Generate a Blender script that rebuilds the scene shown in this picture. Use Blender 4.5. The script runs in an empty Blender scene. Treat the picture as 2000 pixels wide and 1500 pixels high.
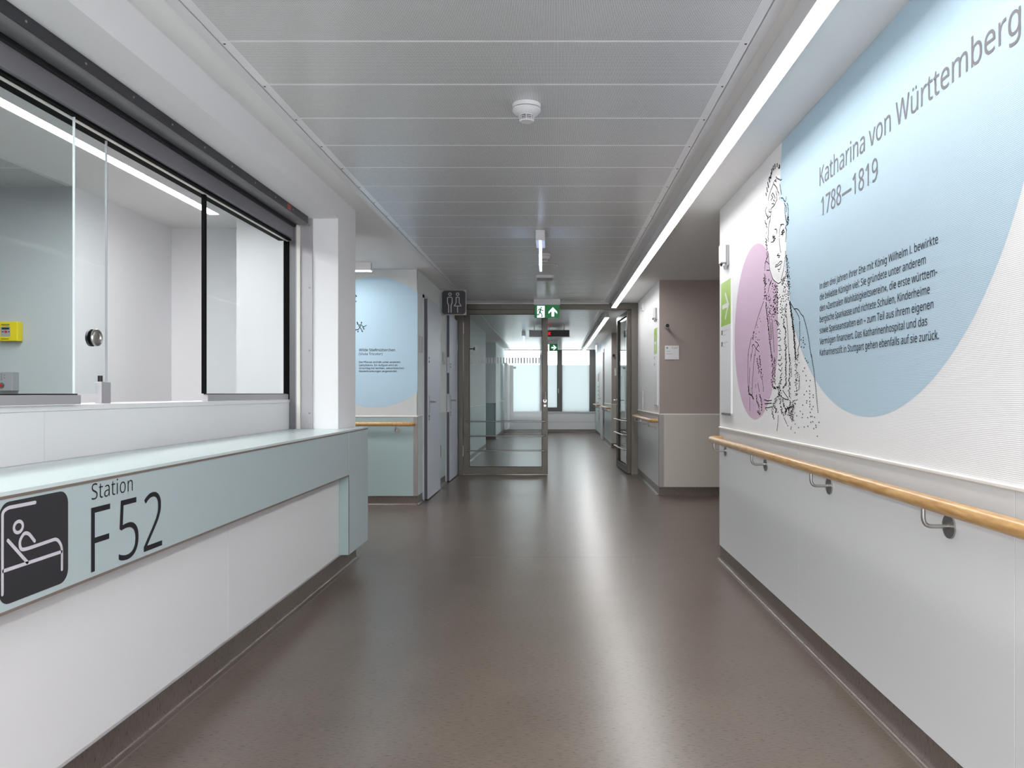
import bpy, bmesh, math, random
from math import pi, sin, cos
from mathutils import Vector, Matrix
random.seed(7)
SC = bpy.context.scene
COL = SC.collection

# ------------------------------------------------------------------ camera
cam_d = bpy.data.cameras.new('camera'); cam = bpy.data.objects.new('camera', cam_d); COL.objects.link(cam)
cam.location = (0, 0, 1.18); cam.rotation_euler = (pi/2, 0, 0)
cam_d.sensor_fit = 'HORIZONTAL'; cam_d.sensor_width = 36; cam_d.lens = 27.0
cam_d.shift_x = -0.04125; cam_d.shift_y = 0.009; cam_d.clip_start = 0.05; cam_d.clip_end = 200
SC.camera = cam
# ------------------------------------------------------------------ sky (overcast) and exposure
w = bpy.data.worlds.new('overcast_sky'); SC.world = w; w.use_nodes = True
w.node_tree.nodes['Background'].inputs[0].default_value = (0.97, 0.99, 1.0, 1)
w.node_tree.nodes['Background'].inputs[1].default_value = 2.7
SC.view_settings.view_transform = 'Standard'; SC.view_settings.look = 'None'
SC.view_settings.exposure = 0.95; SC.view_settings.gamma = 1.0; SC.view_settings.use_curve_mapping = False
LED = 16.0          # radiance of the linear ceiling lights
LEDW = (1.0, 0.985, 0.955, 1)
def area(name, loc, sx, sy, power, rot=(0, 0, 0), color=(1, 0.99, 0.985)):
    l = bpy.data.lights.new(name, 'AREA'); l.shape = 'RECTANGLE'; l.size = sx; l.size_y = sy; l.energy = power; l.color = color
    o = bpy.data.objects.new(name, l); COL.objects.link(o); o.location = loc; o.rotation_euler = rot
    return o
# added fill lights, not fixtures: behind the camera, in station and alcove
area('corridor_fill_behind', (-0.2, -1.6, 2.44), 1.2, 2.6, 75)
area('station_fill', (-2.75, 1.9, 2.44), 0.4, 4.5, 38)
area('end_fill_behind', (-0.2, -4.1, 1.35), 2.4, 2.0, 60, (pi/2, 0, pi), (0.96, 0.98, 1.0))
area('alcove_fill', (-2.7, 6.9, 2.44), 1.2, 0.6, 16)

# ------------------------------------------------------------------ helpers
WL = {}
def link(o, wloc, parent=None):
    COL.objects.link(o)
    WL[o.name] = Vector(wloc)
    if parent is not None:
        o.parent = parent; o.location = WL[o.name] - WL[parent.name]
    else:
        o.location = wloc
    return o
def tag(o, label=None, cat=None, group=None, kind=None):
    if label: o['label'] = label
    if cat: o['category'] = cat
    if group: o['group'] = group
    if kind: o['kind'] = kind
    return o
def thing(name, loc, label, cat, group=None, kind=None):
    o = bpy.data.objects.new(name, None); o.empty_display_size = 0.05
    link(o, loc); return tag(o, label, cat, group, kind)
def fin(name, bm, mat, parent=None, smooth=False, kind=None, label=None, origin=None):
    if smooth:
        for f in bm.faces: f.smooth = True
    vs = [v.co for v in bm.verts]
    if origin is None:
        c = Vector(((min(v.x for v in vs)+max(v.x for v in vs))/2, (min(v.y for v in vs)+max(v.y for v in vs))/2, (min(v.z for v in vs)+max(v.z for v in vs))/2))
    else: c = Vector(origin)
    bmesh.ops.translate(bm, verts=bm.verts, vec=-c)
    bmesh.ops.recalc_face_normals(bm, faces=bm.faces)
    me = bpy.data.meshes.new(name); bm.to_mesh(me); bm.free()
    if smooth and hasattr(me, 'set_sharp_from_angle'): me.set_sharp_from_angle(angle=math.radians(38))
    for m in (mat if isinstance(mat, (list, tuple)) else [mat]): me.materials.append(m)
    o = bpy.data.objects.new(name, me); link(o, c, parent)
    return tag(o, label=label, kind=kind)
def dup(o, wloc, parent=None):
    c = o.copy(); return link(c, wloc, parent)
def abox(bm, x0, x1, y0, y1, z0, z1, bev=0.0, mi=0):
    r = bmesh.ops.create_cube(bm, size=1.0)
    vs = r['verts']
    for v in vs:
        v.co = Vector(((x0+x1)/2+v.co.x*abs(x1-x0), (y0+y1)/2+v.co.y*abs(y1-y0), (z0+z1)/2+v.co.z*abs(z1-z0)))
    fs = list({f for v in vs for f in v.link_faces})
    for f in fs: f.material_index = mi
    if bev > 0:
        es = list({e for v in vs for e in v.link_edges})
        bmesh.ops.bevel(bm, geom=es, offset=bev, segments=2, affect='EDGES', profile=0.5)
def box(name, x0, x1, y0, y1, z0, z1, mat, parent=None, bev=0.0, **k):
    bm = bmesh.new(); abox(bm, x0, x1, y0, y1, z0, z1, bev)
    return fin(name, bm, mat, parent, **k)
def acyl(bm, p0, p1, r0, r1=None, seg=20, mi=0):
    p0 = Vector(p0); p1 = Vector(p1); r1 = r0 if r1 is None else r1
    d = p1-p0; q = d.to_track_quat('Z', 'Y').to_matrix().to_4x4(); q.translation = (p0+p1)/2
    r = bmesh.ops.create_cone(bm, cap_ends=True, segments=seg, radius1=r0, radius2=r1, depth=d.length, matrix=q)
    for f in {f for v in r['verts'] for f in v.link_faces}: f.material_index = mi
def cyl(name, p0, p1, r0, mat, parent=None, r1=None, seg=20, **k):
    bm = bmesh.new(); acyl(bm, p0, p1, r0, r1, seg); return fin(name, bm, mat, parent, smooth=True, **k)
def round_path(pts, r, n=6):
    pts = [Vector(p) for p in pts]; out = [pts[0]]
    for i in range(1, len(pts)-1):
        a, b, c = pts[i-1], pts[i], pts[i+1]
        u = (a-b).normalized(); v = (c-b).normalized()
        ra = min(r, (a-b).length*0.49, (c-b).length*0.49)
        p, q = b+u*ra, b+v*ra
        for k in range(n+1):
            t = k/n; out.append(p*(1-t)**2+b*2*t*(1-t)+q*t*t)
    out.append(pts[-1]); return out
def atube(bm, pts, r, seg=12, cap=True):
    pts = [Vector(p) for p in pts]; rings = []
    t0 = (pts[1]-pts[0]).normalized(); up = Vector((0, 0, 1)) if abs(t0.z) < 0.9 else Vector((1, 0, 0))
    n = (up-t0*up.dot(t0)).normalized()
    for i, p in enumerate(pts):
        if i == 0: t = t0
        elif i == len(pts)-1: t = (pts[i]-pts[i-1]).normalized()
        else: t = ((pts[i+1]-p).normalized()+(p-pts[i-1]).normalized()).normalized()
        n = (n-t*n.dot(t)).normalized(); b = t.cross(n)
        rings.append([bm.verts.new(p+n*r*cos(2*pi*k/seg)+b*r*sin(2*pi*k/seg)) for k in range(seg)])
    for a, b in zip(rings, rings[1:]):
        for k in range(seg): bm.faces.new((a[k], a[(k+1) % seg], b[(k+1) % seg], b[k]))
    if cap: bm.faces.new(rings[0][::-1]); bm.faces.new(rings[-1])
def tube(name, pts, r, mat, parent=None, seg=12, **k):
    bm = bmesh.new(); atube(bm, pts, r, seg); return fin(name, bm, mat, parent, smooth=True, **k)
def prism(bm, poly, to3, depth_vec, mi=0):
    a = [bm.verts.new(to3(*p)) for p in poly]; dv = Vector(depth_vec)
    b = [bm.verts.new(v.co+dv) for v in a]; n = len(a)
    fs = [bm.faces.new(a), bm.faces.new(b[::-1])]
    for i in range(n): fs.append(bm.faces.new((a[i], b[i], b[(i+1) % n], a[(i+1) % n])))
    for f in fs: f.material_index = mi
def flat(bm, poly, to3, mi=0):
    f = bm.faces.new([bm.verts.new(to3(*p)) for p in poly]); f.material_index = mi
def ribbon(bm, pts, wd, to3, caps=True, closed=False):
    """stroke of width wd along 2D pts with round caps, flat in a plane"""
    pts = [Vector(p) for p in pts]; n = len(pts); L = []; R = []
    for i, p in enumerate(pts):
        if closed: t = (pts[(i+1) % n]-pts[i-1]).normalized(); m = 1
        elif i == 0: t = (pts[1]-p).normalized(); m = 1
        elif i == n-1: t = (p-pts[i-1]).normalized(); m = 1
        else:
            a = (p-pts[i-1]).normalized(); b = (pts[i+1]-p).normalized(); t = (a+b).normalized(); m = min(1/max(0.4, abs(t.dot(a))), 2)
        nn = Vector((-t.y, t.x))*wd/2*m; L.append(p+nn); R.append(p-nn)
    vl = [bm.verts.new(to3(*p)) for p in L]; vr = [bm.verts.new(to3(*p)) for p in R]
    for i in range(n if closed else n-1):
        j = (i+1) % n; bm.faces.new((vl[i], vl[j], vr[j], vr[i]))
    if caps and not closed:
        for p, q in ((pts[0], pts[1]), (pts[-1], pts[-2])):
            a0 = math.atan2(p.y-q.y, p.x-q.x)
            flat(bm, [(p.x+wd/2*cos(a0-pi/2+pi*k/6), p.y+wd/2*sin(a0-pi/2+pi*k/6)) for k in range(7)], to3)
def smooth2(pts, r):
    return [(v.x, v.y) for v in round_path([(p[0], p[1], 0) for p in pts], r, 5)]
def circ(cx, cy, r, n=32, ry=None):
    return [(cx+r*cos(2*pi*k/n), cy+(ry or r)*sin(2*pi*k/n)) for k in range(n)]
def rrect(x0, x1, y0, y1, r, n=6):
    o = []
    for cx, cy, a in ((x1-r, y1-r, 0), (x0+r, y1-r, pi/2), (x0+r, y0+r, pi), (x1-r, y0+r, 3*pi/2)):
        for k in range(n+1): o.append((cx+r*cos(a+pi/2*k/n), cy+r*sin(a+pi/2*k/n)))
    return o

# ------------------------------------------------------------------ materials
def srgb(r, g, b):
    f = lambda c: (c/255/12.92 if c/255 <= 0.04045 else ((c/255+0.055)/1.055)**2.4)
    return (f(r), f(g), f(b), 1)
def mat(name, rgb, rough=0.5, metal=0.0, spec=0.5, coat=0.0, emit=None, es=0.0):
    m = bpy.data.materials.new(name); m.use_nodes = True; b = m.node_tree.nodes['Principled BSDF']
    c = srgb(*rgb); b.inputs['Base Color'].default_value = c; b.inputs['Roughness'].default_value = rough
    b.inputs['Metallic'].default_value = metal; b.inputs['Specular IOR Level'].default_value = spec
    b.inputs['Coat Weight'].default_value = coat; b.inputs['Coat Roughness'].default_value = 0.15
    if emit: b.inputs['Emission Color'].default_value = srgb(*emit); b.inputs['Emission Strength'].default_value = es
    return m
def N(m, t, **k):
    n = m.node_tree.nodes.new(t)
    for a, v in k.items(): setattr(n, a, v)
    return n
def math_n(m, op, a, b=None, c=None):
    n = N(m, 'ShaderNodeMath', operation=op)
    for i, v in enumerate((a, b, c)):
        if v is None: continue
        if isinstance(v, (int, float)): n.inputs[i].default_value = v
        else: m.node_tree.links.new(v, n.inputs[i])
    return n.outputs[0]
def bsdf(m): return m.node_tree.nodes['Principled BSDF']
def noise(m, scale, vec=None, vscale=(1, 1, 1), detail=3, rough=0.5):
    n = N(m, 'ShaderNodeTexNoise'); n.inputs['Scale'].default_value = scale; n.inputs['Detail'].default_value = detail; n.inputs['Roughness'].default_value = rough
    if vec is None:
        g = N(m, 'ShaderNodeNewGeometry'); vec = g.outputs['Position']
    mp = N(m, 'ShaderNodeMapping'); mp.inputs['Scale'].default_value = vscale
    m.node_tree.links.new(vec, mp.inputs[0]); m.node_tree.links.new(mp.outputs[0], n.inputs['Vector'])
    return n.outputs['Fac']
def mixcol(m, fac, c0, c1):
    x = N(m, 'ShaderNodeMix', data_type='RGBA'); x.inputs[6].default_value = c0; x.inputs[7].default_value = c1
    m.node_tree.links.new(fac, x.inputs[0]); return x.outputs[2]
def vary(m, c0, c1, scale, vscale=(1, 1, 1), lo=0.35, hi=0.65, detail=4):
    f = noise(m, scale, None, vscale, detail)
    r = N(m, 'ShaderNodeMapRange'); r.inputs[1].default_value = lo; r.inputs[2].default_value = hi
    m.node_tree.links.new(f, r.inputs[0])
    m.node_tree.links.new(mixcol(m, r.outputs[0], srgb(*c0), srgb(*c1)), bsdf(m).inputs['Base Color'])
    return r.outputs[0]
def bump(m, h, strength, dist):
    b = N(m, 'ShaderNodeBump'); b.inputs['Strength'].default_value = strength; b.inputs['Distance'].default_value = dist
    m.node_tree.links.new(h, b.inputs['Height']); m.node_tree.links.new(b.outputs[0], bsdf(m).inputs['Normal'])
def weave(m, strength=0.55, pitch=0.0052):
    """relief of glass-fibre wallpaper: horizontal ribs crossed by broken vertical threads"""
    g = N(m, 'ShaderNodeNewGeometry'); s = N(m, 'ShaderNodeSeparateXYZ'); m.node_tree.links.new(g.outputs['Position'], s.inputs[0])
    wob = noise(m, 60, None, (1, 1, 0.5), 2)
    zz = math_n(m, 'ADD', math_n(m, 'MULTIPLY', s.outputs[2], 2*pi/pitch), math_n(m, 'MULTIPLY', wob, 2.2))
    ribs = math_n(m, 'SINE', zz)
    xy = math_n(m, 'ADD', s.outputs[0], s.outputs[1])
    v = math_n(m, 'SINE', math_n(m, 'ADD', math_n(m, 'MULTIPLY', xy, 2*pi/0.0045), math_n(m, 'MULTIPLY', math_n(m, 'FLOOR', math_n(m, 'DIVIDE', zz, 2*pi)), 2.4)))
    h = math_n(m, 'ADD', math_n(m, 'MULTIPLY', ribs, 0.5), math_n(m, 'MULTIPLY', v, 0.28))
    bump(m, h, strength, 0.0011)
def paper(name, rgb, strength=0.34):
    m = mat(name, rgb, 0.75, spec=0.3); weave(m, strength); return m

M_paper = paper('white_wallpaper', (238, 238, 239))
M_blue = paper('blue_print', (186, 210, 225))
M_pink = paper('pink_print', (213, 186, 208))
M_blue2 = paper('blue_print_deep', (176, 203, 219), 0.25)
M_paper_teal = paper('teal_grey_wallpaper', (226, 234, 235), 0.25)
M_paper_grey = paper('grey_wallpaper', (200, 203, 203), 0.25)
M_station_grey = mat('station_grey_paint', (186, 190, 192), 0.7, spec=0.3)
M_taupe = paper('taupe_wallpaper', (168, 156, 150), 0.3)
M_ink = mat('ink_black', (38, 38, 42), 0.8, spec=0.2)
M_ink_title = mat('ink_title_grey', (124, 122, 127), 0.8, spec=0.2)
M_ink_body = mat('ink_body', (46, 50, 60), 0.8, spec=0.2)
M_panel = mat('laminate_white', (226, 226, 228), 0.42)
M_panel_grey = mat('laminate_light_grey', (212, 213, 214), 0.4)
M_panel_taupe = mat('laminate_beige_grey', (198, 190, 181), 0.42)
M_teal = mat('laminate_pale_teal', (180, 195, 198), 0.38)
M_teal_top = mat('laminate_pale_teal_top', (208, 221, 221), 0.22)
M_teal_dark = mat('laminate_grey_teal', (160, 180, 180), 0.4)
M_teal_light = mat('laminate_light_teal', (206, 221, 222), 0.38)
M_gasket = mat('black_edge_profile', (8, 8, 9), 0.7, spec=0.1)
M_edge = mat('brown_laminate_edge', (122, 108, 100), 0.5)
M_paint = mat('white_paint', (238, 238, 239), 0.7, spec=0.3)
M_wallpaint = mat('white_wall_paint', (240, 240, 242), 0.6, spec=0.3)
M_ceil = mat('ceiling_plaster', (240, 240, 240), 0.8, spec=0.2)
M_dark = mat('dark_gap', (20, 20, 22), 0.6)
M_trim = mat('white_trim', (232, 228, 222), 0.4)
M_alu = mat('aluminium', (178, 180, 184), 0.32, metal=0.85)
M_alu_matt = mat('anodised_aluminium', (176, 174, 178), 0.45, metal=0.35)
M_steel = mat('stainless_steel', (172, 170, 168), 0.28, metal=1.0)
M_steel_strip = mat('brushed_steel_strip', (150, 146, 142), 0.4, metal=0.7)
M_frame = mat('bronze_grey_frame', (102, 97, 88), 0.38, metal=0.25)
M_winframe = mat('window_frame_grey', (98, 98, 96), 0.45)
M_black = mat('black_plastic', (14, 14, 16), 0.4)
M_shut_dark = mat('shutter_anthracite', (52, 52, 58), 0.45, metal=0.2)
M_shut_mid = mat('shutter_grey', (116, 116, 118), 0.4, metal=0.4)
M_shut_light = mat('shutter_bar', (128, 127, 134), 0.45, metal=0.2)
M_white_pl = mat('white_plastic', (228, 228, 230), 0.35)
M_grey_pl = mat('grey_plastic', (160, 160, 164), 0.4)
M_lockgrey = mat('door_leaf_blue_grey', (208, 216, 230), 0.4)
M_doorframe = mat('door_frame_grey', (204, 209, 220), 0.4)
M_doordark = mat('door_rebate_dark', (88, 86, 98), 0.5)
M_yellow = mat('yellow_plastic', (226, 205, 30), 0.4)
M_red = mat('red_plastic', (190, 40, 35), 0.4)
M_orange = mat('orange_sticker', (170, 70, 45), 0.5)
M_sign_dark = mat('sign_anthracite', (46, 46, 50), 0.4)
M_sign_line = mat('sign_light_line', (205, 202, 212), 0.4)
M_green = mat('exit_green', (0, 112, 54), 0.4, emit=(0, 105, 48), es=0.22)
M_exwhite = mat('exit_white', (235, 240, 245), 0.4, emit=(225, 235, 250), es=0.7)
M_exglow = mat('exit_glow', (235, 240, 250), 0.3, emit=(190, 215, 255), es=0.9)
M_lime = mat('lime_green_sign', (150, 190, 62), 0.35)
M_matrix = mat('display_red', (120, 10, 14), 0.5, emit=(200, 15, 25), es=1.2)
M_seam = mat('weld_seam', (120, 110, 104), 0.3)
M_led = mat('led_diffuser', (255, 255, 255), 0.5, emit=(255, 255, 254), es=LED)
M_bluetint = mat('blue_mark', (120, 175, 200), 0.5)

# wood
M_wood = mat('beech_wood', (200, 160, 104), 0.32, coat=0.3)
f = vary(M_wood, (176, 128, 70), (208, 168, 110), 14, (6, 0.9, 6), 0.3, 0.7, 5)
# linoleum: fine streaks running across the corridor
M_floor = mat('linoleum', (110, 100, 93), 0.3, spec=0.8)
def lino(m, c0, c1, vs):
    f1 = noise(m, 40, None, vs, 6, 0.7); f2 = noise(m, 3, None, (1, 1, 1), 3)
    mx = math_n(m, 'ADD', math_n(m, 'MULTIPLY', f1, 0.85), math_n(m, 'MULTIPLY', f2, 0.15))
    r = N(m, 'ShaderNodeMapRange'); r.inputs[1].default_value = 0.33; r.inputs[2].default_value = 0.67
    m.node_tree.links.new(mx, r.inputs[0])
    m.node_tree.links.new(mixcol(m, r.outputs[0], srgb(*c0), srgb(*c1)), bsdf(m).inputs['Base Color'])
    rr = N(m, 'ShaderNodeMapRange'); rr.inputs[3].default_value = 0.24; rr.inputs[4].default_value = 0.33
    m.node_tree.links.new(f1, rr.inputs[0]); m.node_tree.links.new(rr.outputs[0], bsdf(m).inputs['Roughness'])
    bump(m, noise(m, 130, None, (1, 1, 1), 2), 0.05, 0.002)
lino(M_floor, (82, 70, 63), (123, 110, 100), (0.9, 6, 1))
M_base = mat('linoleum_skirting', (96, 86, 80), 0.35)
lino(M_base, (78, 68, 62), (112, 101, 94), (5, 5, 0.7))
# perforated ceiling metal
M_perf = mat('perforated_metal', (205, 206, 208), 0.27, spec=0.85)
def perf(m):
    tc = N(m, 'ShaderNodeTexCoord'); s = N(m, 'ShaderNodeSeparateXYZ'); m.node_tree.links.new(tc.outputs['Object'], s.inputs[0])
    P = 0.0056
    fx = math_n(m, 'SUBTRACT', math_n(m, 'FRACT', math_n(m, 'DIVIDE', s.outputs[0], P)), 0.5)
    fy = math_n(m, 'SUBTRACT', math_n(m, 'FRACT', math_n(m, 'DIVIDE', s.outputs[1], P)), 0.5)
    d = math_n(m, 'SQRT', math_n(m, 'ADD', math_n(m, 'MULTIPLY', fx, fx), math_n(m, 'MULTIPLY', fy, fy)))
    hole = math_n(m, 'LESS_THAN', d, 0.30)
    inx = math_n(m, 'LESS_THAN', math_n(m, 'ABSOLUTE', s.outputs[0]), 0.985-0.038)
    iny = math_n(m, 'LESS_THAN', math_n(m, 'ABSOLUTE', s.outputs[1]), 0.199-0.007)
    k = math_n(m, 'MULTIPLY', hole, math_n(m, 'MULTIPLY', inx, iny))
    m.node_tree.links.new(mixcol(m, k, srgb(238, 239, 241), srgb(88, 89, 92)), bsdf(m).inputs['Base Color'])
    sp = math_n(m, 'SUBTRACT', 0.85, math_n(m, 'MULTIPLY', k, 0.6)); m.node_tree.links.new(sp, bsdf(m).inputs['Specular IOR Level'])
perf(M_perf)
def glassmat(name, tint, refl=0.02, graze=0.8):
    m = bpy.data.materials.new(name); m.use_nodes = True; nt = m.node_tree; nt.nodes.clear()
    out = nt.nodes.new('ShaderNodeOutputMaterial'); mx = nt.nodes.new('ShaderNodeMixShader')
    t = nt.nodes.new('ShaderNodeBsdfTransparent'); t.inputs[0].default_value = srgb(*tint)
    g = nt.nodes.new('ShaderNodeBsdfGlossy'); g.inputs['Roughness'].default_value = 0.02
    ge = nt.nodes.new('ShaderNodeNewGeometry'); dt = nt.nodes.new('ShaderNodeVectorMath'); dt.operation = 'DOT_PRODUCT'
    nt.links.new(ge.outputs['Normal'], dt.inputs[0]); nt.links.new(ge.outputs['Incoming'], dt.inputs[1])
    c = math_n(m, 'ABSOLUTE', dt.outputs['Value']); c = math_n(m, 'POWER', math_n(m, 'SUBTRACT', 1.0, c), 5.0)
    c = math_n(m, 'MULTIPLY_ADD', c, graze, refl)
    nt.links.new(c, mx.inputs[0]); nt.links.new(t.outputs[0], mx.inputs[1]); nt.links.new(g.outputs[0], mx.inputs[2])
    nt.links.new(mx.outputs[0], out.inputs[0]); return m
M_glass = glassmat('clear_glass', (248, 251, 251), 0.0005, 0.03)
M_glass2 = glassmat('door_glass', (247, 251, 251), 0.02)
M_winglass = glassmat('window_glass', (250, 252, 252))
def frosted(name, col, tr):
    m = bpy.data.materials.new(name); m.use_nodes = True; nt = m.node_tree; nt.nodes.clear()
    out = nt.nodes.new('ShaderNodeOutputMaterial'); mx = nt.nodes.new('ShaderNodeMixShader'); mx.inputs[0].default_value = tr
    a = nt.nodes.new('ShaderNodeBsdfTranslucent'); a.inputs[0].default_value = srgb(*col)
    b = nt.nodes.new('ShaderNodeBsdfDiffuse'); b.inputs[0].default_value = srgb(*col)
    nt.links.new(a.outputs[0], mx.inputs[2]); nt.links.new(b.outputs[0], mx.inputs[1]); nt.links.new(mx.outputs[0], out.inputs[0]); return m
M_frost = frosted('frosted_film', (188, 194, 195), 0.8)
M_dash = frosted('white_glass_print', (240, 245, 245), 0.5)

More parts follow.
